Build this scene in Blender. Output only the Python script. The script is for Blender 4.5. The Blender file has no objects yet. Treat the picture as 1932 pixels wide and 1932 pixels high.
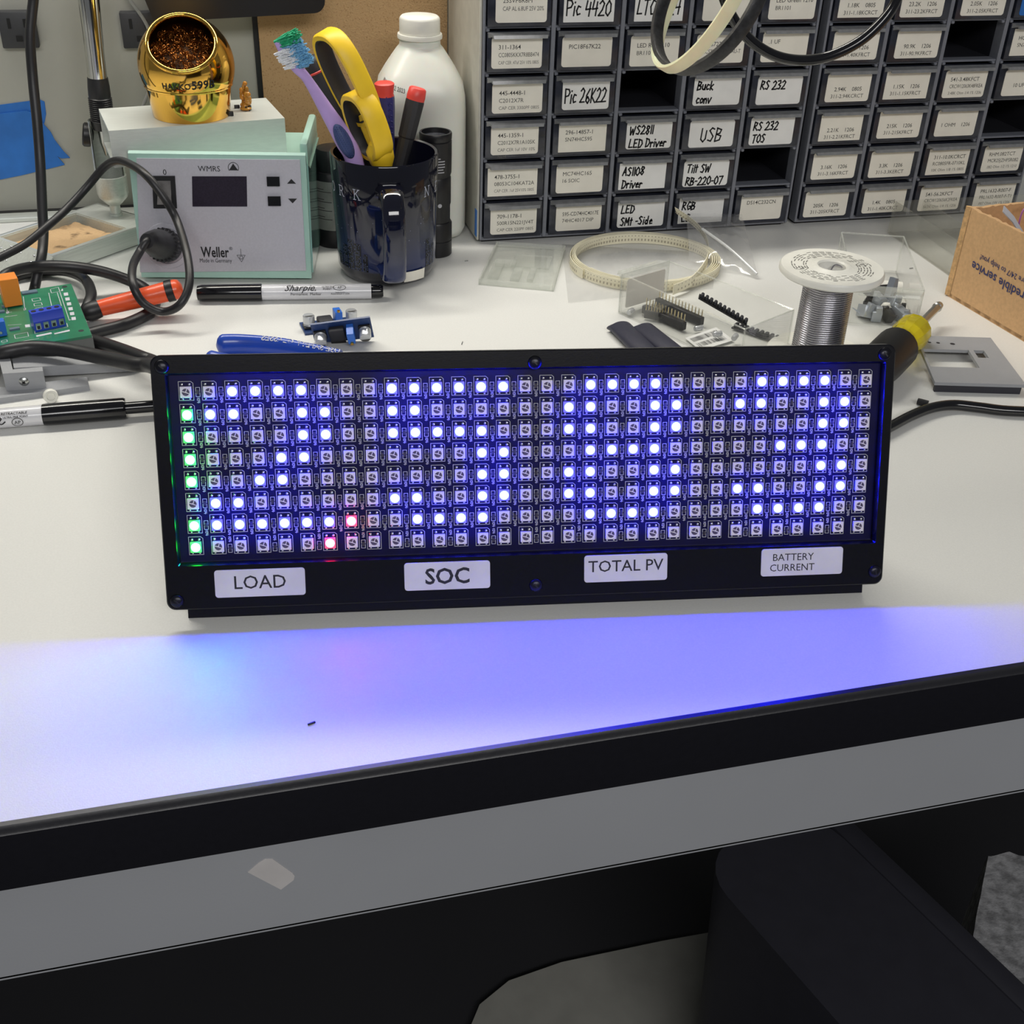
import bpy, bmesh, math, random
from mathutils import Vector, Matrix, Euler, noise
random.seed(11)
V = Vector
S = bpy.context.scene
COL = S.collection
rad = math.radians

# ------------------------------------------------------------------ camera
H, F = 0.3415, 2218.57
CR = V((0.96887574, -0.24557198, 0.03121231))
CU = V((0.10815474, 0.53334366, 0.83895595))
CD = V((0.22267096, 0.80946831, -0.5433035))
cd = bpy.data.cameras.new('camera')
cam = bpy.data.objects.new('camera', cd)
COL.objects.link(cam)
cam.matrix_world = Matrix(((CR.x, CU.x, -CD.x, 0), (CR.y, CU.y, -CD.y, 0), (CR.z, CU.z, -CD.z, H), (0, 0, 0, 1)))
cd.sensor_width = 36.0
cd.lens = 36.0 * F / 1932.0
cd.clip_start = 0.01
S.camera = cam

# ------------------------------------------------------------------ world, lamps, exposure
S.view_settings.view_transform = 'Standard'
S.view_settings.look = 'None'
S.view_settings.gamma = 1.0
S.view_settings.use_curve_mapping = False
S.view_settings.exposure = 0.0
S.cycles.transparent_max_bounces = 24
S.cycles.sample_clamp_indirect = 4.0
w = bpy.data.worlds.new('room_ambience')
S.world = w
w.use_nodes = True
w.node_tree.nodes['Background'].inputs[0].default_value = (0.92, 0.95, 1.0, 1)
w.node_tree.nodes['Background'].inputs[1].default_value = 0.13


def area(name, loc, target, sx, sy, power, col):
    l = bpy.data.lights.new(name, 'AREA')
    l.shape = 'RECTANGLE'
    l.size, l.size_y = sx, sy
    l.energy = power
    l.color = col
    o = bpy.data.objects.new(name, l)
    COL.objects.link(o)
    o.location = loc
    o.rotation_euler = (V(target) - V(loc)).to_track_quat('-Z', 'Y').to_euler()
    return o


area('bench_tube_lamp', (0.06, 1.0, 0.64), (0.06, 0.83, 0.0), 0.95, 0.06, 5.4, (1.0, 0.962, 0.88))
area('room_panel_lamp', (0.1, -1.3, 1.25), (0.15, 0.5, 0.0), 1.6, 0.4, 20.0, (1.0, 0.985, 0.97))


# ------------------------------------------------------------------ placing helpers
def ray(u, v):
    return CR * ((u - 966) / F) + CU * ((966 - v) / F) + CD


def on_z(u, v, z=0.0):
    r = ray(u, v)
    return V((0, 0, H)) + r * ((z - H) / r.z)


def on_y(u, v, y):
    r = ray(u, v)
    return V((0, 0, H)) + r * (y / r.y)


def on_x(u, v, x):
    r = ray(u, v)
    return V((0, 0, H)) + r * (x / r.x)


# ------------------------------------------------------------------ materials
def lin(c):
    c = c / 255.0
    return c / 12.92 if c <= 0.04045 else ((c + 0.055) / 1.055) ** 2.4


def rgb(c):
    return (lin(c[0]), lin(c[1]), lin(c[2]), 1.0)


MATS = {}


def mat(name, col, rough=0.5, metal=0.0, ns=60.0, na=0.05, bump=0.0, bs=None, trans=0.0, coat=0.0, spec=0.5, sss=0.0, col2=None, ramp=(0.35, 0.65), stretch=None):
    m = bpy.data.materials.new(name)
    m.use_nodes = True
    nt = m.node_tree
    p = nt.nodes['Principled BSDF']
    tc = nt.nodes.new('ShaderNodeTexCoord')
    mp = nt.nodes.new('ShaderNodeMapping')
    nt.links.new(tc.outputs['Object'], mp.inputs['Vector'])
    if stretch:
        mp.inputs['Scale'].default_value = stretch
    nz = nt.nodes.new('ShaderNodeTexNoise')
    nz.inputs['Scale'].default_value = ns
    nz.inputs['Detail'].default_value = 4.0
    nt.links.new(mp.outputs[0], nz.inputs['Vector'])
    cr = nt.nodes.new('ShaderNodeValToRGB')
    a = rgb(col)
    if col2 is None:
        lo = tuple(x * (1 - na) for x in a[:3]) + (1,)
        hi = tuple(min(1, x * (1 + na)) for x in a[:3]) + (1,)
    else:
        lo, hi = rgb(col2), a
    cr.color_ramp.elements[0].position, cr.color_ramp.elements[1].position = ramp
    cr.color_ramp.elements[0].color = lo
    cr.color_ramp.elements[1].color = hi
    nt.links.new(nz.outputs['Fac'], cr.inputs['Fac'])
    nt.links.new(cr.outputs['Color'], p.inputs['Base Color'])
    p.inputs['Roughness'].default_value = rough
    p.inputs['Metallic'].default_value = metal
    p.inputs['Specular IOR Level'].default_value = spec
    p.inputs['Transmission Weight'].default_value = trans
    p.inputs['Coat Weight'].default_value = coat
    p.inputs['Coat Roughness'].default_value = 0.06
    if sss:
        p.inputs['Subsurface Weight'].default_value = sss
        p.inputs['Subsurface Scale'].default_value = 0.01
    if bump:
        nb = nt.nodes.new('ShaderNodeTexNoise')
        nb.inputs['Scale'].default_value = bs or ns
        nb.inputs['Detail'].default_value = 6.0
        nt.links.new(mp.outputs[0], nb.inputs['Vector'])
        bp = nt.nodes.new('ShaderNodeBump')
        bp.inputs['Strength'].default_value = bump
        bp.inputs['Distance'].default_value = 0.001
        nt.links.new(nb.outputs['Fac'], bp.inputs['Height'])
        nt.links.new(bp.outputs[0], p.inputs['Normal'])
    MATS[name] = m
    return m


def clear(name, tint, haze, hazecol, gloss=0.06, rough=0.06):
    """thin clear plastic: mostly see-through, a little milky, with a fresnel gloss"""
    m = bpy.data.materials.new(name)
    m.use_nodes = True
    nt = m.node_tree
    for n in list(nt.nodes):
        nt.nodes.remove(n)
    out = nt.nodes.new('ShaderNodeOutputMaterial')
    tr = nt.nodes.new('ShaderNodeBsdfTransparent')
    tr.inputs[0].default_value = tint + (1,)
    df = nt.nodes.new('ShaderNodeBsdfDiffuse')
    df.inputs[0].default_value = rgb(hazecol)
    tc = nt.nodes.new('ShaderNodeTexCoord')
    nz = nt.nodes.new('ShaderNodeTexNoise')
    nz.inputs['Scale'].default_value = 90
    nt.links.new(tc.outputs['Object'], nz.inputs['Vector'])
    mr = nt.nodes.new('ShaderNodeMapRange')
    mr.inputs['To Min'].default_value = haze * 0.7
    mr.inputs['To Max'].default_value = haze * 1.3
    nt.links.new(nz.outputs['Fac'], mr.inputs['Value'])
    m1 = nt.nodes.new('ShaderNodeMixShader')
    nt.links.new(mr.outputs[0], m1.inputs[0])
    nt.links.new(tr.outputs[0], m1.inputs[1])
    nt.links.new(df.outputs[0], m1.inputs[2])
    gl = nt.nodes.new('ShaderNodeBsdfGlossy')
    gl.inputs['Roughness'].default_value = rough
    lw = nt.nodes.new('ShaderNodeLayerWeight')
    lw.inputs['Blend'].default_value = 0.25
    mu = nt.nodes.new('ShaderNodeMath')
    mu.operation = 'MULTIPLY_ADD'
    mu.inputs[1].default_value = 0.3
    mu.inputs[2].default_value = gloss * 0.4
    nt.links.new(lw.outputs['Fresnel'], mu.inputs[0])
    m2 = nt.nodes.new('ShaderNodeMixShader')
    nt.links.new(mu.outputs[0], m2.inputs[0])
    nt.links.new(m1.outputs[0], m2.inputs[1])
    nt.links.new(gl.outputs[0], m2.inputs[2])
    nt.links.new(m2.outputs[0], out.inputs[0])
    MATS[name] = m
    return m


def glow(name, col, strength, base=(120, 116, 134)):
    m = bpy.data.materials.new(name)
    m.use_nodes = True
    p = m.node_tree.nodes['Principled BSDF']
    p.inputs['Base Color'].default_value = rgb(base)
    p.inputs['Emission Color'].default_value = col + (1,)
    p.inputs['Emission Strength'].default_value = strength
    MATS[name] = m
    return m


# ------------------------------------------------------------------ mesh builder
class B:
    def __init__(s):
        s.bm = bmesh.new()
        s.mi = 0
        s.dirty = False
        s.lay = s.bm.faces.layers.int.new('done')

    def _mark(s, n0):
        s.bm.faces.ensure_lookup_table()
        if s.dirty:
            k = s.lay
            for f in s.bm.faces:
                if not f[k]:
                    f[k] = 1
                    f.material_index = s.mi
        else:
            for f in s.bm.faces[n0:]:
                f.material_index = s.mi

    def box(s, c, size, rot=None, bev=0.0, seg=2):
        n0 = len(s.bm.faces)
        M = Matrix.Translation(V(c)) @ (rot.to_4x4() if rot else Matrix.Identity(4)) @ Matrix.Diagonal((size[0], size[1], size[2], 1))
        r = bmesh.ops.create_cube(s.bm, size=1.0, matrix=M)
        if bev:
            if not s.dirty:
                s.dirty = True
                n_ = len(s.bm.faces) - 6
                s.bm.faces.ensure_lookup_table()
                k = s.lay
                for i_ in range(n_):
                    s.bm.faces[i_][k] = 1
            es = list({e for v in r['verts'] for e in v.link_edges})
            bmesh.ops.bevel(s.bm, geom=es, offset=bev, segments=seg, affect='EDGES', profile=0.5)
        s._mark(n0)
        return s

    def quadbox(s, p4, z0, z1):
        """p4: four xy points (ccw), extruded from z0 to z1"""
        return s.prism([V((p[0], p[1], 0)) for p in p4], V((0, 0, z0)), V((0, 0, z1)))

    def prism(s, poly, d0, d1, caps=True):
        n0 = len(s.bm.faces)
        a = [s.bm.verts.new(V(p) + V(d0)) for p in poly]
        b = [s.bm.verts.new(V(p) + V(d1)) for p in poly]
        n = len(a)
        for i in range(n):
            s.bm.faces.new((a[i], a[(i + 1) % n], b[(i + 1) % n], b[i]))
        if caps:
            s.bm.faces.new(a[::-1])
            s.bm.faces.new(b)
        s._mark(n0)
        return s

    def loft(s, secs, closed=True, caps=True, loop=False):
        n0 = len(s.bm.faces)
        rows = [[s.bm.verts.new(V(p)) for p in sec] for sec in secs]
        k = len(rows[0])
        rng = range(k) if closed else range(k - 1)
        m = len(rows)
        for i in range(m if loop else m - 1):
            a, b = rows[i], rows[(i + 1) % m]
            for j in rng:
                try:
                    s.bm.faces.new((a[j], a[(j + 1) % k], b[(j + 1) % k], b[j]))
                except ValueError:
                    pass
        if caps and closed and not loop:
            s.bm.faces.new(rows[0][::-1])
            s.bm.faces.new(rows[-1])
        s._mark(n0)
        return s

    def lathe(s, prof, n=32, M=None, caps=True):
        M = M or Matrix.Identity(4)
        secs = []
        for r, z in prof:
            r = max(r, 1e-5)
            secs.append([M @ V((r * math.cos(2 * math.pi * i / n), r * math.sin(2 * math.pi * i / n), z)) for i in range(n)])
        return s.loft(secs, caps=caps)

    def axis(s, p0, p1, prof, n=20, caps=True):
        """lathe along p0->p1; prof = [(radius, t in 0..1)]"""
        p0, p1 = V(p0), V(p1)
        d = p1 - p0
        M = Matrix.Translation(p0) @ d.to_track_quat('Z', 'Y').to_matrix().to_4x4()
        return s.lathe([(r, t * d.length) for r, t in prof], n, M, caps)

    def cyl(s, p0, p1, r, n=20):
        return s.axis(p0, p1, [(r, 0), (r, 1)], n)

    def tube(s, pts, r, n=10, sub=6, loop=False):
        P = spline(pts, sub) if sub > 1 else [V(p) for p in pts]
        secs = []
        up = None
        for i, p in enumerate(P):
            t = (P[min(i + 1, len(P) - 1)] - P[max(i - 1, 0)]).normalized()
            if up is None:
                up = V((0, 0, 1)) if abs(t.z) < 0.9 else V((1, 0, 0))
            up = (up - t * up.dot(t))
            up = up.normalized() if up.length > 1e-6 else V((0, 1, 0))
            sd = t.cross(up)
            rr = r(i / (len(P) - 1)) if callable(r) else r
            secs.append([p + (up * math.cos(2 * math.pi * k / n) + sd * math.sin(2 * math.pi * k / n)) * rr for k in range(n)])
        return s.loft(secs)

    def band(s, pts, nrm, wid, thk, sub=1, loop=False):
        """flat strip along pts, width along nrm(i) vectors, thickness in the third direction"""
        P = [V(p) for p in pts]
        secs = []
        m = len(P)
        for i, p in enumerate(P):
            a = P[(i + 1) % m] if loop or i < m - 1 else P[i]
            b = P[i - 1] if loop or i > 0 else P[i]
            t = (a - b).normalized()
            nn = V(nrm(i) if callable(nrm) else nrm).normalized()
            q = t.cross(nn).normalized()
            secs.append([p + nn * wid / 2 + q * thk / 2, p - nn * wid / 2 + q * thk / 2, p - nn * wid / 2 - q * thk / 2, p + nn * wid / 2 - q * thk / 2])
        return s.loft(secs, loop=loop)

    def ball(s, c, r, seg=16, sc=(1, 1, 1)):
        n0 = len(s.bm.faces)
        bmesh.ops.create_uvsphere(s.bm, u_segments=seg, v_segments=max(6, seg // 2), radius=1.0,
                                  matrix=Matrix.Translation(V(c)) @ Matrix.Diagonal((r * sc[0], r * sc[1], r * sc[2], 1)))
        s._mark(n0)
        return s

    def cells(s, us, vs, holes, fn, thick):
        """plate made of a grid with some cells left out; fn(u,v)->Vector, thick = vector"""
        n0 = len(s.bm.faces)
        T = {}
        Bt = {}
        t = V(thick)
        keep = lambda i, j: 0 <= i < len(us) - 1 and 0 <= j < len(vs) - 1 and (i, j) not in holes

        def g(d, i, j, off):
            if (i, j) not in d:
                d[(i, j)] = s.bm.verts.new(fn(us[i], vs[j]) + off)
            return d[(i, j)]
        z0 = V((0, 0, 0))
        for i in range(len(us) - 1):
            for j in range(len(vs) - 1):
                if not keep(i, j):
                    continue
                q = [(i, j), (i + 1, j), (i + 1, j + 1), (i, j + 1)]
                s.bm.faces.new([g(T, a, b, z0) for a, b in q])
                s.bm.faces.new([g(Bt, a, b, t) for a, b in q[::-1]])
                for (di, dj), (a, b) in (((0, -1), (0, 1)), ((1, 0), (1, 2)), ((0, 1), (2, 3)), ((-1, 0), (3, 0))):
                    if not keep(i + di, j + dj):
                        s.bm.faces.new((g(T, *q[a], z0), g(Bt, *q[a], t), g(Bt, *q[b], t), g(T, *q[b], z0)))
        s._mark(n0)
        return s

    def flat(s, tris, fn):
        """(verts2d, polys) laid on a surface by fn(x,y)->Vector"""
        n0 = len(s.bm.faces)
        vs, ps = tris
        nv = [s.bm.verts.new(fn(x, y)) for x, y in vs]
        for p in ps:
            try:
                s.bm.faces.new([nv[i] for i in p])
            except ValueError:
                pass
        s._mark(n0)
        return s

    def poly(s, pts):
        n0 = len(s.bm.faces)
        s.bm.faces.new([s.bm.verts.new(V(p)) for p in pts])
        s._mark(n0)
        return s


def spline(pts, sub=6):
    P = [V(p) for p in pts]
    out = []
    n = len(P)
    for i in range(n - 1):
        p0, p1, p2, p3 = P[max(i - 1, 0)], P[i], P[i + 1], P[min(i + 2, n - 1)]
        for k in range(sub):
            t = k / sub
            out.append(0.5 * ((2 * p1) + (p2 - p0) * t + (2 * p0 - 5 * p1 + 4 * p2 - p3) * t * t + (3 * p1 - p0 - 3 * p2 + p3) * t ** 3))
    out.append(P[-1])
    return out


def obj(name, b, mats, parent=None, smooth=True, ang=38, normals=True):
    bm = b.bm
    if normals:
        bmesh.ops.recalc_face_normals(bm, faces=bm.faces[:])
    if smooth:
        lim = rad(ang)
        for f in bm.faces:
            f.smooth = True
        for e in bm.edges:
            if len(e.link_faces) != 2 or e.calc_face_angle(0.0) > lim:
                e.smooth = False
    bm.faces.layers.int.remove(b.lay)
    me = bpy.data.meshes.new(name)
    bm.to_mesh(me)
    bm.free()
    for m in (mats if isinstance(mats, (list, tuple)) else [mats]):
        me.materials.append(m)
    o = bpy.data.objects.new(name, me)
    COL.objects.link(o)
    if parent:
        o.parent = parent
    return o


def tag(o, label, cat, group=None):
    o['label'] = label
    o['category'] = cat
    if group:
        o['group'] = group
    return o


def thing(name, label, cat, loc=(0, 0, 0), rot=(0, 0, 0), group=None):
    o = bpy.data.objects.new(name, None)
    o.empty_display_size = 0.02
    COL.objects.link(o)
    o.location = loc
    o.rotation_euler = rot
    return tag(o, label, cat, group)


def single(name, b, m, label, cat, group=None, **k):
    return tag(obj(name, b, m, **k), label, cat, group)


def struct(name, b, m):
    o = obj(name, b, m)
    o['kind'] = 'structure'
    return o


def recentre(o):
    """move a one-mesh thing's origin to its base centre"""
    vs = [v.co for v in o.data.vertices]
    c = V(((min(v.x for v in vs) + max(v.x for v in vs)) / 2, (min(v.y for v in vs) + max(v.y for v in vs)) / 2, min(v.z for v in vs)))
    o.data.transform(Matrix.Translation(-c))
    o.location = c
    return o


# ------------------------------------------------------------------ lettering
_glyph = {}


def text2d(s, size, bold=0.0, shear=0.0, align='LEFT', maxw=None, space=1.0, yscale=1.0):
    if 'M' in s:
        bold = 0.0
    key = (s, bold, shear, space)
    if key not in _glyph:
        c = bpy.data.curves.new('t', 'FONT')
        c.body = s
        c.size = 1.0
        c.resolution_u = 2
        c.offset = bold
        c.shear = shear
        c.space_character = space
        o = bpy.data.objects.new('t', c)
        me = bpy.data.meshes.new_from_object(o)
        _glyph[key] = ([(v.co.x, v.co.y) for v in me.vertices], [tuple(p.vertices) for p in me.polygons])
        bpy.data.objects.remove(o)
        bpy.data.meshes.remove(me)
        bpy.data.curves.remove(c)
    vs, ps = _glyph[key]
    if not vs:
        return [], []
    x0, x1 = min(v[0] for v in vs), max(v[0] for v in vs)
    sx = size
    if maxw and (x1 - x0) * sx > maxw:
        sx = maxw / (x1 - x0)
    off = {'LEFT': x0, 'CENTER': (x0 + x1) / 2, 'RIGHT': x1}[align]
    return [((x - off) * sx, (y - 0.35) * size * yscale) for x, y in vs], ps


# hand lettering: strokes on a 4 x 6 grid
HF = {
    'P': [[(0.3, 0), (0, 6), (2.2, 5.8), (3, 4.6), (2.2, 3.2), (0.2, 2.8)]], 'i': [[(0.6, 3.6), (0.4, 0)], [(0.6, 5), (0.7, 5.3)]],
    'I': [[(0.6, 6), (0.4, 0)]], 'c': [[(2.2, 3.2), (1, 3.6), (0.2, 1.8), (0.8, 0.2), (2.2, 0.6)]], 'C': [[(2.8, 5.4), (1.4, 6), (0.2, 3.4), (0.8, 0.5), (2.8, 0.6)]],
    '0': [[(1.5, 6), (0.2, 4), (0.3, 1.2), (1.5, 0), (2.8, 1.8), (2.6, 4.6), (1.5, 6)]], '1': [[(0.5, 6), (0.5, 0)]],
    '2': [[(0.2, 4.8), (1.4, 6), (2.6, 4.8), (1.8, 2.4), (0, 0.1), (3, 0.2)]], '3': [[(0.2, 5.6), (2, 6), (2.4, 4.4), (1, 3.2), (2.6, 2.2), (2, 0.2), (0, 0.4)]],
    '4': [[(0.6, 6), (0.1, 2.6), (2.8, 2.9)], [(2.4, 5.4), (2, 0)]], '6': [[(2.4, 6), (0.6, 3.4), (0.4, 1), (1.6, 0), (2.6, 1.4), (1.4, 2.8), (0.5, 1.8)]],
    '7': [[(0, 5.8), (2.8, 6), (1, 0)]], '8': [[(2.4, 5.4), (1, 6), (0.6, 4.4), (2.4, 1.8), (1.4, 0), (0.2, 1.4), (2.6, 4.8), (2.2, 5.8)]],
    'L': [[(0.6, 6), (0.1, 0.2), (2.6, 0.3)]], 'T': [[(0, 5.8), (3, 6)], [(1.6, 6), (1.2, 0)]], 'K': [[(0.4, 6), (0.1, 0)], [(2.8, 6), (0.3, 2.8), (2.8, 0)]],
    'B': [[(0.4, 6), (0, 0)], [(0.2, 6), (2.4, 5.2), (1.9, 3.6), (0.3, 3.2), (2.6, 2.4), (2.2, 0.6), (0, 0)]], 'u': [[(0.2, 3.6), (0.2, 0.8), (1.2, 0.1), (2, 1), (2.2, 3.6), (2.3, 0)]],
    'k': [[(0.4, 6), (0.2, 0)], [(2.2, 3.8), (0.3, 1.8), (2.2, 0)]], 'o': [[(1.2, 3.4), (0.2, 2.2), (0.6, 0.2), (2, 0.6), (2.2, 2.6), (1.2, 3.4)]],
    'n': [[(0.2, 3.4), (0.2, 0)], [(0.2, 2.4), (1.4, 3.4), (2, 2), (2, 0)]], 'v': [[(0, 3.4), (0.9, 0), (2.4, 3.8)]], 'V': [[(0, 5.6), (1.2, 0), (3, 6)]],
    'W': [[(0, 5.6), (0.6, 0), (1.9, 4), (2.6, 0), (3.8, 6)]], 'S': [[(2.6, 5.4), (1.4, 6), (0.4, 4.8), (2.4, 2.2), (1.6, 0.1), (0, 0.6)]],
    'E': [[(2.6, 5.8), (0.4, 5.8), (0.1, 0.2), (2.6, 0.3)], [(0.2, 3.1), (2, 3.2)]], 'D': [[(0.4, 5.8), (0.2, 0)], [(0, 6), (2.2, 5.2), (2.9, 2.8), (1.6, 0.4), (0, 0)]],
    'r': [[(0.3, 3.6), (0.3, 0)], [(0.3, 2.4), (1.4, 3.5), (2, 3)]], 'R': [[(0.4, 6), (0, 0)], [(0.2, 6), (2.4, 5.2), (1.8, 3.4), (0.3, 3), (2.8, 0)]],
    'e': [[(0.3, 1.9), (2, 2.2), (1.4, 3.5), (0.3, 2.4), (0.6, 0.3), (2.2, 0.5)]], 'A': [[(0, 0), (1.8, 6), (2.6, 0)], [(0.6, 2.2), (2.4, 2.4)]],
    'l': [[(0.6, 6), (0.4, 0)]], 't': [[(0.8, 5.6), (0.6, 0)], [(0, 3.8), (1.6, 4)]], 'w': [[(0, 3.4), (0.6, 0), (1.4, 2.6), (2, 0), (3, 3.6)]],
    '-': [[(0.2, 2.6), (1.6, 2.7)]], 'G': [[(2.8, 5.2), (1.4, 6), (0.2, 3), (1.2, 0.1), (2.8, 1), (2.8, 2.6), (1.6, 2.6)]], 'U': [[(0.2, 6), (0.2, 1.2), (1.4, 0), (2.4, 1.4), (2.4, 5)]],
    'M': [[(0, 0), (0.4, 5.6), (1.6, 2), (2.8, 6), (3, 0)]], 'O': [[(1.5, 6), (0.2, 4), (0.3, 1.2), (1.5, 0), (2.8, 1.8), (2.6, 4.6), (1.5, 6)]], ' ': [], 'd': [[(2, 2.4), (0.8, 3.2), (0.2, 1.2), (1, 0), (2, 1)], [(2.2, 6), (2, 0)]],
    'h': [[(0.4, 6), (0.2, 0)], [(0.2, 2.4), (1.4, 3.4), (2, 2), (2, 0)]], 'a': [[(2, 2.8), (0.8, 3.4), (0.2, 1.2), (1, 0.2), (2, 1.6), (2, 3.2), (2.2, 0)]], 'p': [[(0.3, 3.4), (0, -2)], [(0.3, 2.4), (1.6, 3.4), (2, 1.4), (1, 0.2), (0.2, 0.8)]],
}
HW = {'i': 1.6, 'I': 1.4, '1': 1.4, 'l': 1.4, ' ': 2.0, 'W': 4.8, 'w': 3.8, '-': 2.4, 't': 2.3, 'M': 4.0, 'c': 3.0, 'r': 2.6, 'o': 3.0, 'n': 3.0, 'u': 3.1, 'e': 2.8, 'v': 3.0, 'k': 2.9}


def ribbon2d(strokes, wid):
    vs, ps = [], []
    for st in strokes:
        P = [V((a, b)) for a, b in st]
        for i in range(len(P) - 1):
            d = P[i + 1] - P[i]
            if d.length < 1e-9:
                continue
            d = d.normalized()
            q = V((-d.y, d.x)) * wid / 2
            a, b = P[i] - d * wid * 0.35, P[i + 1] + d * wid * 0.35
            k = len(vs)
            vs += [tuple(a + q), tuple(a - q), tuple(b - q), tuple(b + q)]
            ps.append((k, k + 1, k + 2, k + 3))
    return vs, ps


def hand2d(s, height, wid, slant=0.08, maxw=None, align='CENTER', jit=0.25):
    sc = height / 6.0
    x = 0
    st = []
    for ch in s:
        dy = random.uniform(-jit, jit)
        for k in HF.get(ch, []):
            st.append([((x + a + b * slant) * sc, (b + dy - 3) * sc) for a, b in k])
        x += HW.get(ch, 3.6)
    W = x * sc
    fx = min(1.0, maxw / W) if maxw else 1.0
    off = W / 2 if align == 'CENTER' else 0
    return ribbon2d([[((a - off) * fx, b) for a, b in k] for k in st], wid)


def roundrect(w, h, r, n=4):
    out = []
    for cx, cy, a0 in ((w / 2 - r, h / 2 - r, 0), (-w / 2 + r, h / 2 - r, 90), (-w / 2 + r, -h / 2 + r, 180), (w / 2 - r, -h / 2 + r, 270)):
        for k in range(n + 1):
            a = rad(a0 + 90 * k / n)
            out.append((cx + r * math.cos(a), cy + r * math.sin(a)))
    return out


# ------------------------------------------------------------------ palette
M_table = mat('white_laminate', (226, 226, 222), 0.42, ns=900, na=0.02, bump=0.12, bs=1400)
M_edge = mat('black_vinyl_edge', (24, 24, 30), 0.38, ns=300, bump=0.08)
M_apron = mat('grey_painted_steel', (166, 168, 172), 0.5, ns=8, na=0.03, bump=0.05, bs=900)
M_wall = mat('grey_green_panel', (172, 172, 162), 0.55, ns=6, na=0.03, bump=0.06, bs=500)
M_black = mat('black_plastic', (20, 20, 24), 0.4, ns=200, bump=0.05)
M_blackgloss = mat('black_gloss_plastic', (14, 14, 18), 0.16, coat=0.3)
M_rubber = mat('black_cable_rubber', (30, 30, 33), 0.42, ns=200, bump=0.08)
M_alu = mat('brushed_aluminium', (208, 212, 206), 0.42, 0.45, ns=40, na=0.06, bump=0.1, bs=120, stretch=(1, 20, 20))
M_steel = mat('plated_steel', (190, 192, 190), 0.3, 1.0, ns=50, na=0.1)
M_chrome = mat('polished_chrome', (215, 215, 210), 0.1, 1.0, ns=30, na=0.05)
M_gold = mat('polished_gold', (235, 184, 84), 0.09, 1.0, ns=20, na=0.03)
M_wool = mat('brass_wool', (150, 92, 40), 0.3, 0.9, ns=80, na=0.4)
M_cab = mat('grey_cabinet_plastic', (122, 125, 134), 0.5, ns=200, bump=0.06)
M_cabside = mat('pale_grey_cabinet_side', (188, 186, 176), 0.5, ns=100, bump=0.05)
M_cavity = mat('dark_parts_and_slot_shade', (34, 35, 42), 0.6)  # near-black paints shade onto the cabinet's inner walls; also colours small dark parts
M_drawer = mat('smoky_drawer_plastic', (44, 47, 58), 0.22, ns=120, na=0.25, coat=0.2)
M_lip = mat('grey_translucent_lip', (158, 160, 162), 0.16, ns=200, na=0.1, trans=0.35)
M_card = mat('cream_label_card', (240, 236, 224), 0.36, ns=60, na=0.03)
M_cardw = mat('white_label_card', (240, 240, 238), 0.38, ns=60, na=0.03)
M_ink = mat('black_ink', (24, 24, 28), 0.6)
M_inkg = mat('faded_grey_ink', (110, 108, 104), 0.6)
M_inkl = mat('dark_grey_print', (64, 63, 62), 0.6)
M_redink = mat('faint_red_ink', (190, 110, 110), 0.6)
M_white = mat('white_plastic', (236, 235, 226), 0.36, ns=100, na=0.02)
M_hdpe = mat('milky_hdpe', (226, 227, 218), 0.34, ns=14, na=0.03, sss=0.25)
M_mint = mat('mint_enamel', (168, 205, 192), 0.32, ns=60, na=0.03, coat=0.2)
M_mintclear = mat('mint_side_plastic', (134, 172, 162), 0.12, ns=14, na=0.12, coat=0.5)
M_face = mat('silver_front_foil', (196, 195, 204), 0.42, 0.25, ns=700, na=0.03)
M_mug = None
M_pcbk = mat('soldermask_blue_glow', (19, 17, 64), 0.24, ns=120, na=0.1, spec=0.3)  # black board; the blue in its base colour stands in for LED glow
M_silk = mat('white_silkscreen', (200, 200, 208), 0.6)
M_led = mat('led_package_white', (236, 230, 236), 0.4)
M_leddie = mat('led_lens_dark', (92, 84, 100), 0.25, ns=900, na=0.2)
M_solder = mat('solder_joint', (235, 235, 238), 0.18, 1.0)
M_green = mat('green_soldermask', (40, 122, 88), 0.3, ns=90, na=0.12, coat=0.3)
M_blue = mat('blue_terminal_plastic', (44, 70, 190), 0.35)
M_trim = mat('blue_trimmer_plastic', (46, 108, 205), 0.35)
M_orange = mat('orange_relay_plastic', (236, 140, 50), 0.35)
M_orange2 = mat('orange_handle', (240, 92, 48), 0.35, coat=0.2)
M_grey3d = mat('grey_printed_plastic', (158, 160, 164), 0.5, ns=30, na=0.04, bump=0.25, bs=700, stretch=(1, 1, 12))
M_tapeblue = mat('blue_masking_tape', (38, 112, 196), 0.6, ns=40, na=0.12, bump=0.5, bs=120)
M_board = mat('particle_board', (188, 154, 110), 0.75, ns=850, bump=0.4, bs=700, col2=(150, 113, 72), ramp=(0.28, 0.42))
M_kraft = mat('kraft_cardboard', (206, 166, 120), 0.75, ns=400, na=0.06, bump=0.1)
M_kraftd = mat('torn_cardboard_edge', (205, 166, 116), 0.85, ns=300, na=0.2, bump=0.5)
M_boxink = mat('navy_box_print', (54, 58, 104), 0.6)
M_clear = clear('clear_styrene', (0.992, 0.994, 0.99), 0.014, (245, 247, 242), gloss=0.03)
M_cleargrey = clear('clear_acrylic_grey', (0.965, 0.965, 0.95), 0.05, (232, 232, 224), gloss=0.02)
M_bag = clear('clear_polythene', (0.99, 0.99, 0.99), 0.075, (250, 250, 250), gloss=0.12, rough=0.12)
M_lid = clear('hazy_clear_lid', (0.985, 0.99, 0.98), 0.16, (248, 250, 244), gloss=0.05)
M_paper = mat('ivory_paper_tape', (240, 234, 208), 0.6, ns=100, na=0.03)
M_wire = mat('solder_wire', (188, 187, 194), 0.27, 1.0, ns=40, na=0.08)
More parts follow.
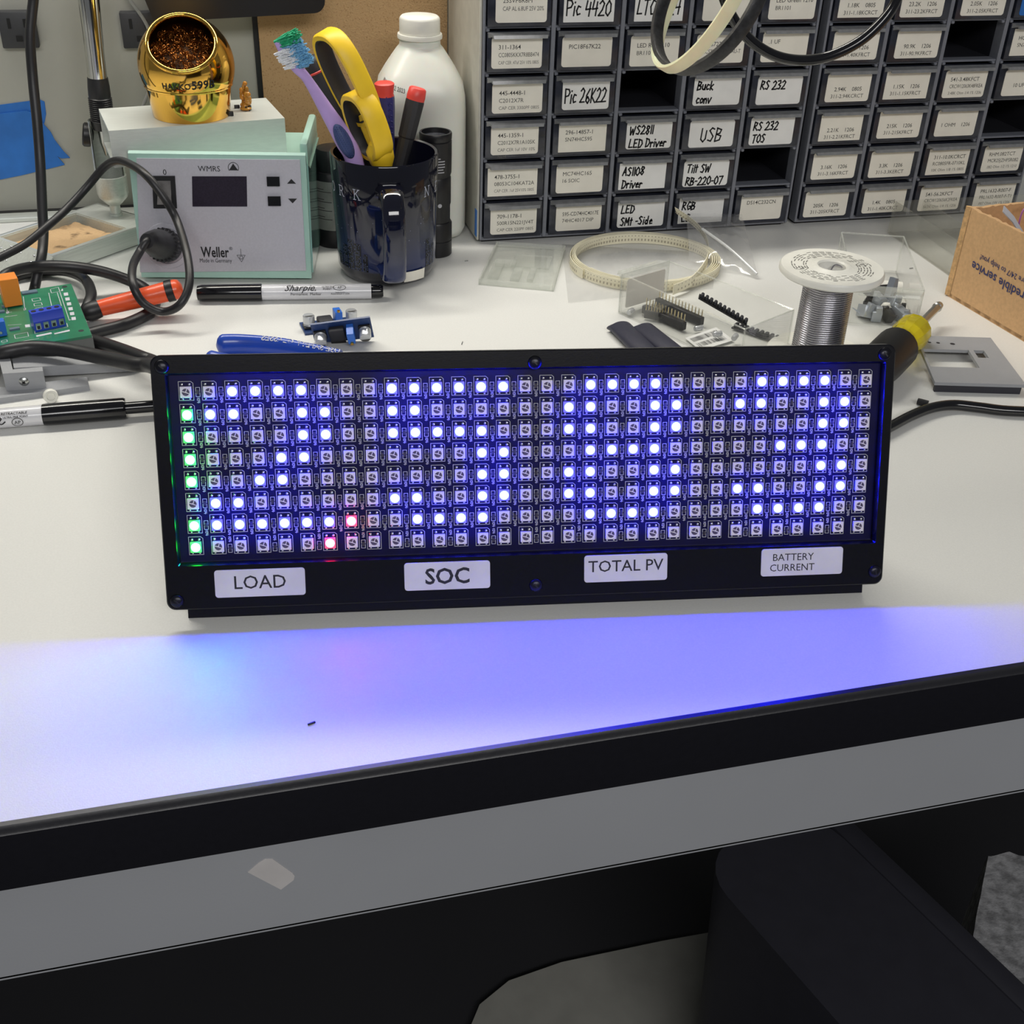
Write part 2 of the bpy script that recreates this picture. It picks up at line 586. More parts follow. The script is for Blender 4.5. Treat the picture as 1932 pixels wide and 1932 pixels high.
M_yellow = mat('yellow_handle_plastic', (248, 206, 44), 0.45, ns=40, na=0.06, bump=0.04)
M_yellowt = mat('yellow_clear_acetate', (240, 222, 40), 0.1, trans=0.55)
M_red = mat('red_plastic', (226, 74, 66), 0.4)
M_navy = mat('navy_handle', (52, 52, 116), 0.45, bump=0.1, ns=400)
M_darkgrip = mat('charcoal_grip', (42, 42, 46), 0.55, ns=600, bump=0.1)
M_lilac = mat('lilac_plastic', (188, 160, 222), 0.4)
M_gripblue = mat('blue_rubber_grip', (58, 74, 122), 0.55)
M_brgreen = mat('green_bristles', (44, 172, 124), 0.6, ns=900, na=0.3, bump=0.5)
M_brblue = mat('blue_bristles', (126, 186, 226), 0.6, ns=900, na=0.25, bump=0.5)
M_brwhite = mat('white_bristles', (236, 238, 244), 0.6, ns=900, na=0.1, bump=0.4)
M_plier = mat('blue_dipped_grip', (36, 74, 176), 0.28, coat=0.3)
M_sponge = mat('tan_sponge', (202, 168, 126), 0.9, ns=75, bump=0.9, bs=420, col2=(76, 56, 36), ramp=(0.30, 0.46))
M_flux = mat('amber_flux', (216, 150, 62), 0.2, trans=0.3, sss=0.2)
M_foam = mat('grey_felt', (150, 150, 152), 0.95, ns=120, na=0.35, bump=0.9, bs=300)
M_floor = mat('shaded_floor', (40, 40, 44), 0.6, ns=5, na=0.06, bump=0.05)  # grey floor darkened in its base colour to carry the under-bench shade
M_bin = mat('dark_bin_plastic', (46, 46, 54), 0.55)
M_cream = mat('cream_diffuser_plastic', (238, 236, 200), 0.35, sss=0.3)
M_purple = mat('violet_wire', (176, 110, 180), 0.4)
M_screwdark = mat('black_screw', (34, 34, 40), 0.3, 0.6)
M_browncell = mat('relay_front_plastic', (150, 92, 50), 0.4)
M_canlabel = mat('silver_can_label', (150, 152, 146), 0.4, 0.3, ns=60, na=0.2)

exec_sections = True

# ================================================================== SETTING
YW = 1.042
b = B()
b.box((0.25, YW + 0.02, 0.35), (4.0, 0.04, 2.2))
struct('wall_back', b, M_wall)
b = B()
b.box((0.25, 0.1, -0.77), (5.0, 5.0, 0.04))
struct('floor', b, M_floor)
b = B()
b.box((-0.2, YW - 0.003, 0.0015), (1.2, 0.006, 0.003))
struct('trim_1', b, M_black)
b = B()
b.box((-0.6, YW - 0.016, 0.002), (1.12, 0.014, 0.004), bev=0.001)
struct('trim_2', b, M_alu)
xs = on_y(483, 60, YW).x
b = B()
b.box((xs, YW - 0.002, 0.35), (0.005, 0.004, 0.69))
struct('trim_3', b, M_black)

# particle board sheet leaning flat on the wall
x0, x1 = on_y(487, 60, YW).x, on_y(843, 60, YW - 0.006).x
b = B()
b.box(((x0 + x1) / 2, YW - 0.004, 0.30), (x1 - x0, 0.008, 0.592))
recentre(single('particle_board_panel', b, M_board, 'tan particle board sheet on the wall behind the white bottle', 'board'))

# ================================================================== WORKBENCH
YE = 0.337
bench = thing('workbench', 'white topped workbench with black edge and grey steel apron', 'workbench', (0.2, 0.6, -0.75))
o = V((0.2, 0.6, -0.75))
b = B()
b.box(V((0.25, (YE + 0.003 + YW - 0.0015) / 2, -0.0165)) - o, (2.6, YW - 0.0015 - YE - 0.003, 0.033))
obj('tabletop', b, M_table, bench)
b = B()
prof = [(YE + 0.0032, 0.0003), (YE + 0.001, 0.0003), (YE, -0.001), (YE - 0.0003, -0.0022), (YE - 0.001, -0.003), (YE - 0.001, -0.030), (YE, -0.033), (YE + 0.012, -0.0345), (YE + 0.012, -0.0335), (YE + 0.003, -0.033), (YE + 0.003, -0.002)]
b.loft([[V((x, y, z)) - o for y, z in prof] for x in (-1.05, 1.55)])
obj('edge_strip', b, M_edge, bench)
b = B()
YA = YE + 0.012
b.box(V((0.25, YA + 0.001, -0.0665)) - o, (2.6, 0.002, 0.066))
b.box(V((0.25, YA + 0.012, -0.0995)) - o, (2.6, 0.024, 0.002))
obj('apron', b, M_apron, bench)
b = B()
st = [(467, 1645), (488, 1627), (500, 1620), (514, 1620), (551, 1646), (556, 1652), (554, 1660), (530, 1678)]
b.prism([on_y(u, v, YA - 0.00005) - o for u, v in st], V((0, 0, 0)), V((0, -0.0002, 0)))
obj('sticker_remnant', b, mat('old_sticker_paper', (206, 202, 200), 0.6), bench)['label'] = 'pale grey torn sticker on apron'
for i, (x, y) in enumerate(((-0.98, 0.42), (1.48, 0.42), (-0.98, 0.98), (1.48, 0.98))):
    b = B()
    b.box(V((x, y, -0.39)) - o, (0.05, 0.05, 0.714), bev=0.004)
    obj('leg', b, M_apron, bench)

# ================================================================== LED SIGN
PT = rad(21.118)
PY_ = rad(-8.354)
PO = V((0.13353, 0.44697, 0.068))
sign = thing('led_sign', 'black display box with glowing blue digits and four white stickers', 'display', PO, (-PT, 0, PY_))
PM = Matrix.Translation(PO) @ Euler((-PT, 0, PY_)).to_matrix().to_4x4()
PMI = PM.inverted()


def on_sign(u, v, off=-0.0035):
    a = PMI @ V((0, 0, H))
    d = PMI.to_3x3() @ ray(u, v)
    return a + d * ((off - a.y) / d.y)


XL, XR, ZB, ZT = -0.169, 0.1675, -0.0637, 0.051
HX, HZ0, HZ1 = 0.1622, -0.0425, 0.0425
# face plate with an opening
b = B()
outer = []
cx, cz = (XL + XR) / 2, (ZB + ZT) / 2
ro = roundrect(XR - XL, ZT - ZB, 0.004, 6)
ri = roundrect(2 * HX, HZ1 - HZ0, 0.0006, 6)
secs = []
for y, ins in ((0.001, 0), (-0.0032, 0), (-0.0037, 0.0005)):
    f = roundrect(XR - XL - 2 * ins, ZT - ZB - 2 * ins, 0.004, 6)
    secs.append([V((cx + a, y, cz + c)) for a, c in f])
f = ri
secs.append([V((a, -0.0037, (HZ0 + HZ1) / 2 + c)) for a, c in roundrect(2 * HX + 0.0016, HZ1 - HZ0 + 0.0016, 0.001, 6)])
secs.append([V((a, -0.0022, (HZ0 + HZ1) / 2 + c)) for a, c in f])
secs.append([V((a, 0.001, (HZ0 + HZ1) / 2 + c)) for a, c in f])
b.loft(secs, caps=False, loop=True)
M_plate = mat('black_sign_plastic', (12, 12, 19), 0.24, ns=500, na=0.2, bump=0.03, bs=1500, spec=0.35)
obj('face_plate', b, M_plate, sign, ang=30)
# housing behind, cut level with the bench at the bottom
b = B()
ct, snt, tt = math.cos(PT), math.sin(PT), math.tan(PT)
zb = lambda y: (-0.0676 + y * snt) / ct
prof = [(0.0055, zb(0.0055)), (0.0055, -0.058), (0.0012, -0.058), (0.0012, 0.0488), (0.012, 0.0488), (0.013, 0.0478), (0.0135, -0.01), (0.05, -0.05), (0.05, zb(0.05))]
b.loft([[V((x, y, z)) for y, z in prof] for x in (XL + 0.0075, XR - 0.006)])
obj('housing', b, M_plate, sign, ang=30)
b = B()
for x in (-0.063, 0.1):
    b.box((x, 0.006, 0.0491), (0.021, 0.007, 0.0010), bev=0.0002)
obj('cable_slot_cover', b, M_blackgloss, sign)
# circuit board
b = B()
b.box((0, 0.0008, 0), (2 * HX - 0.0002, 0.0012, HZ1 - HZ0 - 0.0002))
pcb = obj('circuit_board', b, M_pcbk, sign)
# silkscreen
LIT = {}
for r, cols in enumerate(([2, 3, 4, 5, 9, 10, 11, 12, 13, 14, 18, 19, 20, 21, 26, 27, 28, 29], [1, 2, 5, 6, 9, 10, 17, 18, 21, 22, 25, 26, 29, 30], [5, 6, 9, 10, 11, 12, 13, 17, 18, 21, 22, 29, 30],
                          [4, 5, 13, 14, 18, 19, 20, 21, 27, 28, 29], [3, 4, 13, 14, 17, 18, 21, 22, 29, 30], [1, 2, 9, 10, 13, 14, 17, 18, 21, 22, 25, 26, 29, 30],
                          [1, 2, 3, 4, 5, 6, 10, 11, 12, 13, 18, 19, 20, 21, 26, 27, 28, 29], [])):
    for c in cols:
        LIT[(r, c)] = 'blue'
for r in (1, 2, 3, 4, 6, 7):
    LIT[(r, 0)] = 'green'
LIT[(6, 7)] = LIT[(7, 6)] = 'red'
b = B()
YS = 0.00014
for r in range(8):
    for c in range(32):
        x, z = (c - 15.5) * 0.01, (3.5 - r) * 0.01
        st = [[(-3.15, -4.0), (3.15, -4.0), (3.15, 3.5), (2.2, 4.3), (-3.15, 4.3), (-3.15, -4.0)]]
        if r < 7 and c < 31:
            st += [[(4.15, -0.2), (4.15, 1.6), (5.9, 1.6), (5.9, -0.2)], [(4.15, -0.7), (4.15, -2.4), (5.9, -2.4), (5.9, -0.7)]]
            q = -3.0
            # little 104 reading down the column
            st += [[(4.6, q), (5.6, q)], [(4.6, q - 0.5), (5.6, q - 0.5), (5.6, q - 1.1), (4.6, q - 1.1), (4.6, q - 0.5)], [(4.5, q - 2.0), (5.7, q - 2.0)], [(5.7, q - 1.5), (5.0, q - 1.5), (5.0, q - 2.3)]]
        if r == 7 and c % 2 == 1 and c < 31:
            st += [[(4.15, -1.2), (4.15, 0.4), (5.9, 0.4), (5.9, -1.2)], [(4.15, -1.7), (4.15, -3.4), (5.9, -3.4), (5.9, -1.7)]]
            q = 3.8
            st += [[(4.6, q), (5.6, q)], [(4.6, q - 0.5), (5.6, q - 0.5), (5.6, q - 1.1), (4.6, q - 1.1), (4.6, q - 0.5)], [(4.5, q - 2.0), (5.7, q - 2.0)], [(5.7, q - 1.5), (5.0, q - 1.5), (5.0, q - 2.3)]]
        st = [[(a * 0.001, d * 0.001) for a, d in k] for k in st]
        b.flat(ribbon2d(st, 0.00022), lambda a, d, x=x, z=z: V((x + a, YS, z + d)))
obj('silkscreen', b, M_silk, pcb, smooth=False, normals=False)
b = B()
for r in range(8):
    for c in range(31):
        if r < 7 or c % 2 == 1:
            x, z = (c - 15.5) * 0.01 + 0.00503, (3.5 - r) * 0.01 - (0.0004 if r < 7 else 0.0015)
            b.box((x, -0.0001, z), (0.0010, 0.0006, 0.0020))
cp = obj('capacitors', b, mat('capacitor_body', (50, 44, 60), 0.4), pcb)
cp['kind'] = 'stuff'


def led_bm(b, x, z):
    b.mi = 0
    b.box((x, -0.0006, z - 0.0003), (0.0050, 0.0014, 0.0050), bev=0.00015, seg=1)
    b.mi = 2
    for dx in (-0.0016, 0.0016):
        b.ball((x + dx, -0.0002, z + 0.0031), 0.00075, 8, (1, 0.8, 0.85))
        b.ball((x + dx, -0.0001, z - 0.0034), 0.0005, 8, (1, 0.5, 0.7))
    b.mi = 1


def led_unlit(b, x, z):
    led_bm(b, x, z)
    zc = z - 0.0003
    for a0, a1 in ((-20, 65), (75, 160), (172, 330)):
        pts = [V((x + 0.00025 * math.cos(rad((a0 + a1) / 2)), -0.00135, zc + 0.00025 * math.sin(rad((a0 + a1) / 2))))]
        for k in range(7):
            a = rad(a0 + (a1 - a0) * k / 6)
            pts.append(V((x + 0.00165 * math.cos(a), -0.00135, zc + 0.00165 * math.sin(a))))
        b.poly(pts)


def led_lit(b, x, z):
    led_bm(b, x, z)
    b.lathe([(0.0021, 0), (0.0020, 0.0004), (0.0015, 0.0009), (0.0007, 0.00112), (0.0, 0.00115)], 14,
            Matrix.Translation((x, -0.0013, z - 0.0003)) @ Matrix.Rotation(rad(90), 4, 'X'))


GL = {'blue': glow('blue_led_lens', (0.0034, 0.0066, 1.0), 340.0), 'green': glow('green_led_lens', (0.011, 1.0, 0.03), 110.0), 'red': glow('red_led_lens', (1.0, 0.0105, 0.015), 110.0)}
GB = {'blue': glow('blue_lit_package', (0.12, 0.10, 1.0), 0.9), 'green': glow('green_lit_package', (0.03, 0.75, 0.06), 0.6), 'red': glow('red_lit_package', (0.9, 0.03, 0.10), 0.7)}
b = B()
led_unlit(b, 0, 0)
proto_off = obj('unlit_led', b, [M_led, M_leddie, M_solder], sign)
off_mesh = proto_off.data
bpy.data.objects.remove(proto_off)
on_mesh = {}
for k in GL:
    b = B()
    led_lit(b, 0, 0)
    p = obj('lit_led', b, [GB[k], GL[k], M_solder], sign)
    on_mesh[k] = p.data
    bpy.data.objects.remove(p)
rest = B()
n_off = n_on = 0
rest_any = False
for r in range(8):
    for c in range(32):
        x, z = (c - 15.5) * 0.01, (3.5 - r) * 0.01
        k = LIT.get((r, c))
        if k:
            o_ = bpy.data.objects.new('lit_led', on_mesh[k])
            o_['label'] = k + ' glowing lamp'
        elif n_off < 100:
            o_ = bpy.data.objects.new('unlit_led', off_mesh)
            n_off += 1
        else:
            led_unlit(rest, x, z)
            rest_any = True
            continue
        o_.location = (x, 0, z)
        o_.parent = sign
        COL.objects.link(o_)
if rest_any:
    o_ = obj('unlit_leds', rest, [M_led, M_leddie, M_solder], sign)
    o_['kind'] = 'stuff'
# screws
for u, v in ((305, 692), (1669, 668), (1650, 1078), (334, 1134), (1009, 684), (1011, 1104)):
    p = on_sign(u, v, -0.0037)
    b = B()
    M = Matrix.Translation(p) @ Matrix.Rotation(rad(90), 4, 'X')
    b.lathe([(0.0032, -0.0004), (0.0032, 0.0003), (0.0026, 0.0011), (0.0014, 0.0015), (0.0, 0.0016)], 20, M)
    b.mi = 1
    b.box(p + V((0, -0.0016, 0)), (0.0026, 0.0004, 0.0006), Matrix.Rotation(random.uniform(0, 1.5), 3, 'Y'))
    obj('screw', b, [M_screwdark, M_black], sign)
# stickers
LX = [('LOAD', [(405, 1076), (576, 1070), (576, 1121), (406, 1128)], 'white sticker reading LOAD'), ('SOC', [(763, 1063), (924, 1056), (925, 1107), (763, 1116)], 'white sticker reading SOC'),
      ('TOTAL PV', [(1102, 1048), (1258, 1043), (1259, 1092), (1102, 1100)], 'white sticker reading TOTAL PV'), ('BATTERY', [(1436, 1036), (1589, 1031), (1589, 1081), (1435, 1088)], 'white sticker reading BATTERY CURRENT')]
M_stick = mat('white_glossy_sticker', (222, 220, 228), 0.3, coat=0.3)
for s_, q, lb in LX:
    P = [on_sign(u, v) for u, v in q]
    c = sum(P, V()) / 4
    wd, hg = ((P[1] - P[0]).length + (P[2] - P[3]).length) / 2, ((P[3] - P[0]).length + (P[2] - P[1]).length) / 2
    b = B()
    b.prism([V((c.x + a, -0.0037, c.z + d)) for a, d in roundrect(wd, hg, 0.0014)], V(), V((0, -0.0003, 0)))
    so = obj('sticker', b, M_stick, sign)
    so['label'] = lb
    b = B()
    if s_ == 'BATTERY':
        rows = [('BATTERY', 0.0049, -0.0043, 0.0025, 0.0), ('CURRENT', 0.0049, -0.0047, -0.0026, 0.0)]
    elif s_ == 'SOC':
        rows = [('SOC', 0.0105, 0.0, 0.0, 0.02)]
    elif s_ == 'LOAD':
        rows = [('LOAD', 0.0088, 0.0, 0.0005, 0.004)]
    else:
        rows = [('TOTAL PV', 0.0078, 0.0, 0.0012, 0.004)]
    for t_, sz, dx, dz, bo in rows:
        b.flat(text2d(t_, sz, bo, align='CENTER'), lambda a, d: V((c.x + dx + a, -0.00406, c.z + dz + d)))
    obj('lettering', b, M_ink, so, smooth=False, normals=False)

# ================================================================== DRAWER CABINETS
YC, CP, CQ, CZ = 0.9073, 0.0551, 0.0326, 0.005
DEP = 0.118
lab_l = {
    5: [['25SVP6R8M', 'CAP AL 6.8UF 25V 20%'], 'h:Pic 4420', 'h:LTC4724', ['', ''], ['LED Green 1210', 'BR1101']],
    4: [['311-1364', 'CC0805KKX7R8BB474', 'CAP CER .47uf 25V 10% 0805'], ['PIC18F67K22'], ['LED Red 1210', 'BR1101W'], ['ACS723', 'ACS723LLCTR-5AU-T'], ['.1 UF']],
    3: [['445-4448-1', 'C2012X7R', 'CAP CER 3300PF 0805'], 'h:Pic 26K22', None, 'h:Buck|conv', 'h:RS 232|'],
    2: [['445-1359-1', 'C2012X7R1A105K', 'CAP CER 1uf 10V 10%', '0805'], ['296-14857-1', 'SN74HC595'], 'h:WS2811|LED Driver', 'h:USB', 'h:RS 232|TOS'],
    1: [['478-3755-1', '08053C104KAT2A', 'CAP CER .1uf 25V10% 0805'], ['MC74HC165', '16 SOIC'], 'h:AS1108|Driver', 'h:Tilt SW|RB-220-07', None],
    0: [['709-1178-1', '500R15N221JV4T', 'CAP CER 220PF 0805'], ['595-CD74HC4017E', '74HC4017 DIP'], 'h:LED|SMt -Side', 'h:RGB|CC', ['DS14C232CN']],
}
lab_r = {
    5: [['c', '1.18K    0805', '311-1.18KCRCT'], ['c', '23.2K    1206', '311-23.2KFRCT'], ['c', '2.05K    1206', '311-2.05KFRCT'], 'b'],
    4: [['c', '1.40K    1206', '311-1.40KFRCT'], ['c', '90.9K    1206', '311-90.9KFRCT'], None, ['HC125', 'SN74AHC125']],
    3: [['c', '2.94K    0805', '311-2.94KCRCT'], ['c', '1.15K    1206', '311-1.15KFRCT'], ['541-3.48KFCT', 'CRCW12063K48FKEA', '3.48K Ohm 1/4 1% 1206'], ['c', '10 UF 25V']],
    2: [['c', '2.21K    1206', '311-2.21KFRCT'], ['c', '215K    1206', '311-215KFRCT'], ['c', '1 OHM    1206'], None],
    1: [['c', '3.16K    1206', '311-3.16KFRCT'], ['c', '3.3K    1206', '311-3.3KERCT'], ['311-10.0KCRCT', 'RC0805FR-0710KL', '10K Ohm 1/8 1% 0805'], ['RHM.082TCT', 'MCR25JZHFSR082', '.082 Ohm 1/2 1% 1210']],
    0: [['c', '205K    1206', '311-205KFRCT'], ['c', '1.4K    0805', '311-1.40KCRCT'], ['541-56.2KFCT', 'CRCW120656K2FKEA', '56.2K Ohm 1/4 1% 1206'], ['PRL1632-R007-F', 'PRL1632-R007-F-T1', '.007 Ohm 1W 1% 1206']],
}


def cabinet(x0, ncol, nrow, labels, label):
    root = thing('drawer_cabinet', label, 'cabinet', (x0, YC, 0), group='small parts drawer cabinets')
    W, Ht = ncol * CP, CZ + nrow * CQ + 0.003
    b = B()
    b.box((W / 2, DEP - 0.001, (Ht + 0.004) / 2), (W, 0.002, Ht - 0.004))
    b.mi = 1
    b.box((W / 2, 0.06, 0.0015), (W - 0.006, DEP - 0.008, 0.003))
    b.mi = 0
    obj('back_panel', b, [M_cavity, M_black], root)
    b = B()
    for i in range(ncol + 1):
        xx = i * CP + (0.0011 if i == 0 else -0.0011 if i == ncol else 0)
        wx = 0.0036 if 0 < i < ncol else 0.0022
        b.mi = 0
        b.box((xx, 0.006, (Ht + 0.003) / 2), (wx, 0.012, Ht - 0.003), bev=0.0005, seg=1)
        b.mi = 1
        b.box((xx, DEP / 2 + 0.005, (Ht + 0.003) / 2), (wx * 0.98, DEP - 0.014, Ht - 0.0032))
    for j in range(nrow + 1):
        zz = CZ + j * CQ - 0.0009
        hz_ = 0.0018 if j else 0.0030
        zz -= 0.0003 if j == 0 else 0
        b.mi = 0
        b.box((W / 2, 0.007, zz), (W - 0.001, 0.011, hz_), bev=0.0004, seg=1)
        if j == nrow:
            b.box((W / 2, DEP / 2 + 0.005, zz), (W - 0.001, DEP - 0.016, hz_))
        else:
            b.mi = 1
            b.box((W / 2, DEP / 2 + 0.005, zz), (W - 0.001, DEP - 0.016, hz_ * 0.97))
    b.mi = 0
    for i in range(ncol):
        for j in range(1, nrow + 1):
            for sx in (0.004, CP - 0.004):
                b.box((i * CP + sx, 0.003, CZ + j * CQ - 0.0026), (0.0028, 0.006, 0.0024), bev=0.0006, seg=1)
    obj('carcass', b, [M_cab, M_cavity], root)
    if x0 < 0.3:
        b = B()
        b.box((-0.0012, DEP / 2, (Ht + 0.003) / 2), (0.002, DEP - 0.002, Ht - 0.003), bev=0.0005, seg=1)
        obj('side_panel', b, M_cabside, root)['label'] = 'pale grey outer side'
        b = B()
        b.box((-0.0024, 0.004, 0.017), (0.0004, 0.006, 0.022))
        obj('tape_strip', b, M_tapeblue, root)['label'] = 'small strip of blue tape'
    for j in range(nrow):
        for i in range(ncol):
            L = labels.get(j, [['']] * ncol)[i]
            if L is None:
                continue
            cx, zb_ = (i + 0.5) * CP, CZ + j * CQ + 0.0004
            dw, dh = CP - 0.0072, CQ - 0.0046
            b = B()
            b.box((cx, 0.050 - 0.001, zb_ + dh / 2), (dw, 0.098, dh), bev=0.0008)
            b.box((cx, -0.0009, zb_ + dh / 2), (dw + 0.001, 0.0016, dh + 0.0006), bev=0.0006)
            dr = obj('drawer', b, M_drawer, root)
            b = B()
            zt = zb_ + dh
            prof = [(-0.0014, zt + 0.0006), (-0.0078, zt - 0.0006), (-0.0086, zt - 0.0030), (-0.0074, zt - 0.0028), (-0.0066, zt - 0.0016), (-0.0014, zt - 0.0034)]
            b.loft([[V((cx + sx * (dw / 2 - k * abs(y + 0.0014)), y, z)) for y, z in prof] for sx, k in ((-1, 0.45), (1, 0.45))])
            obj('handle_lip', b, M_lip, dr)
            cw, ch = dw * random.uniform(0.80, 0.86), dh * random.uniform(0.76, 0.82)
            ox, oz = random.uniform(-0.0015, 0.0015), 0.0016 + random.uniform(0, 0.0012)
            zc = zb_ + oz + ch / 2
            hand = isinstance(L, str) and L.startswith('h:')
            b = B()
            b.prism([V((cx + ox + a, -0.0017, zc + d)) for a, d in roundrect(cw, ch, 0.0022 if random.random() < 0.8 else 0.0004)], V(), V((0, -0.0003, 0)))
            card = obj('label_card', b, M_tapeblue if L == 'b' else M_cardw if hand else M_card, dr)
            YT = -0.00206
            fn = lambda a, d: V((a, YT, d))
            ink = B()
            used = False
            if hand:
                rows = L[2:].split('|')
                n = len(rows)
                for k, t_ in enumerate(rows):
                    if not t_:
                        continue
                    used = True
                    zz = zc if n == 1 else zc + (0.0042 if k == 0 else -0.0062)
                    hh = 0.0067 if n == 2 else 0.0108
                    if n == 1:
                        zz -= 0.001
                    ink.flat(hand2d(t_, hh, 0.00120, maxw=cw * 0.90, align='CENTER' if n == 1 else 'LEFT'), lambda a, d, zz=zz, xo=0 if n == 1 else -cw * 0.43: V((cx + ox + xo + a, YT, zz + d)))
            elif L != 'b':
                cen = bool(L) and L[0] == 'c'
                rows = L[1:] if cen else L
                top = zc + ch / 2 - (0.0125 if cen else 0.0072)
                for k, t_ in enumerate(rows):
                    if not t_:
                        continue
                    used = True
                    sz = (0.0046, 0.0044, 0.0036, 0.0038)[k]
                    ink.mi = 0 if k < 2 else 1
                    zz = top - k * 0.0056
                    ax = cx + ox + (0 if cen else -cw / 2 + 0.0055)
                    ink.flat(text2d(t_, sz, 0.004 if k == 0 else 0, align='CENTER' if cen else 'LEFT', maxw=cw - 0.008), lambda a, d, zz=zz, ax=ax: V((ax + a, YT, zz + d)))
            if hand and L.startswith('h:Buck'):
                rk = B()
                rk.flat(ribbon2d([[(0.002, 0.002), (0.003, 0.008)], [(0.006, 0.001), (0.0065, 0.0075), (0.0095, 0.001), (0.010, 0.007)], [(-0.004, 0.003), (-0.003, 0.0075)]], 0.0009), lambda a, d: V((cx + ox + a, YT + 0.0001, zc + d)))
                obj('red_marks', rk, M_redink, card, smooth=False, normals=False)
            if used:
                obj('lettering', ink, [M_ink if hand else M_inkl, M_inkg], card, smooth=False, normals=False)
            else:
                ink.bm.free()
    return root


cabinet(0.2132, 5, 7, lab_l, 'grey drawer cabinet with pale side, next to the white bottle')
cabinet(0.4958, 4, 7, lab_r, 'grey drawer cabinet of printed resistor labels behind the cardboard box')

# ================================================================== SOLDERING STATION
SA, SB = on_z(266, 523, 0.003), on_z(590, 525, 0.003)
SYAW = math.atan2(SB.y - SA.y, SB.x - SA.x)
SW = (SB - SA).length
LEAN = rad(8)
stn = thing('soldering_station', 'silver and mint soldering station with rocker switch and dark display', 'soldering station', (SA.x, SA.y, 0), (0, 0, SYAW))
SM = Matrix.Translation((SA.x, SA.y, 0)) @ Matrix.Rotation(SYAW, 4, 'Z')
SMI = SM.inverted()
SH = 0.0915


def on_station(u, v, off=0.0):
    """point on the leaning front (x, height along the face)"""
    a = SMI @ V((0, 0, H))
    d = SMI.to_3x3() @ ray(u, v)
    n = V((0, math.cos(LEAN), -math.sin(LEAN)))
    p0 = V((0, 0, 0.003)) + n * off
    t = (p0 - a).dot(n) / d.dot(n)
    q = a + d * t
    return q


fz = lambda z: (z - 0.003) * math.tan(LEAN)
SD = 0.115
b = B()
# body: mint shell
ZD = 0.0800
pr = [(0.0, 0.003), (fz(0.008), 0.0082), (fz(SH), SH), (fz(SH) + 0.002, SH + 0.0015), (fz(SH) + 0.0035, SH + 0.0012), (fz(SH) + 0.0042, ZD), (SD, ZD), (SD, 0.003)]
b.loft([[V((x, y, z)) for y, z in pr] for x in (0.0005, SW - 0.0008)])
b.box((SW - 0.0035, SD / 2 + 0.012, ZD + 0.0075), (0.006, SD - 0.032, 0.017), bev=0.002)
obj('shell', b, M_mint, stn, ang=30)
b = B()
pr = [(0.004, 0.006), (fz(SH - 0.006) + 0.004, SH - 0.008), (0.03, ZD - 0.003), (SD - 0.002, ZD - 0.003), (SD - 0.002, 0.006)]
b.prism([V((SW - 0.0008, y, z)) for y, z in pr], V(), V((0.0012, 0, 0)))
obj('side_window', b, M_mintclear, stn)
for x in (0.012, SW - 0.012):
    for y in (0.012, SD - 0.012):
        b = B()
        b.cyl((x, y, 0), (x, y, 0.0032), 0.005)
        obj('rubber_foot', b, M_rubber, stn)
p_tl, p_tr, p_br, p_bl = (on_station(*q) for q in ((258, 298), (566, 301), (578, 510), (265, 513)))
nrm = V((0, -math.cos(LEAN), math.sin(LEAN)))
b = B()
b.prism([p_bl, p_br, p_tr, p_tl], nrm * 0.0, nrm * 0.0014)
front = obj('front_panel', b, M_face, stn)


def face_poly(b, quad, o0, o1):
    P = [on_station(u, v) for u, v in quad]
    b.prism(P, nrm * o0, nrm * o1)
    return sum(P, V()) / len(P)


def face_text(s_, u, v, size, bold=0, parent=None, mat_=None, maxw=None, align='CENTER', name='lettering', ys=1.0, space=1.0):
    c = on_station(u, v)
    upv = V((0, math.sin(LEAN), math.cos(LEAN)))
    b = B()
    b.flat(text2d(s_, size, bold, align=align, maxw=maxw, yscale=ys, space=space), lambda a, d: c + V((a, 0, 0)) + upv * d + nrm * 0.0016)
    return obj(name, b, mat_ or M_ink, parent or front, smooth=False, normals=False)


b = B()
face_poly(b, [(363, 332), (466, 332), (467, 389), (364, 389)], 0.0014, 0.0017)
obj('display_window', b, mat('dark_violet_display', (40, 33, 48), 0.25, ns=900, na=0.2), stn)
b = B()
face_poly(b, [(288, 331), (331, 331), (335, 392), (291, 392)], 0.0014, 0.0026)
sw = obj('power_switch', b, M_black, stn)
b = B()
A_, B_, C_, D_ = (on_station(*q) for q in ((298, 340), (323, 340), (326, 383), (300, 383)))
b.loft([[A_ + nrm * 0.002, A_ + nrm * 0.0028, (A_ + D_) / 2 + nrm * 0.0030, D_ + nrm * 0.0068, D_ + nrm * 0.002], [B_ + nrm * 0.002, B_ + nrm * 0.0028, (B_ + C_) / 2 + nrm * 0.0030, C_ + nrm * 0.0068, C_ + nrm * 0.002]])
obj('rocker', b, mat('grey_rocker', (104, 102, 102), 0.3, ns=200, na=0.2), sw)  # mid-grey with fine random tone
for q in ([(504, 332), (528, 332), (529, 350), (505, 350)], [(506, 369), (530, 369), (531, 387), (507, 387)]):
    b = B()
    face_poly(b, q, 0.0014, 0.0034)
    obj('button', b, M_blackgloss, stn)
b = B()
face_poly(b, [(542, 346), (559, 346), (550, 337)], 0.00145, 0.0016)
face_poly(b, [(544, 374), (561, 374), (552.5, 383)], 0.00145, 0.0016)
obj('arrow_marks', b, M_ink, front, smooth=False)
face_text('0', 311.5, 324, 0.0056)
face_text('WMRS', 395, 317.5, 0.0055, 0.0)
face_text('Weller', 406, 474.5, 0.0125, 0.022, maxw=0.0205, ys=0.86)
face_text('Made in Germany', 408, 490.5, 0.0042, maxw=0.0235)
face_text('\u00ae', 436, 468, 0.0034)
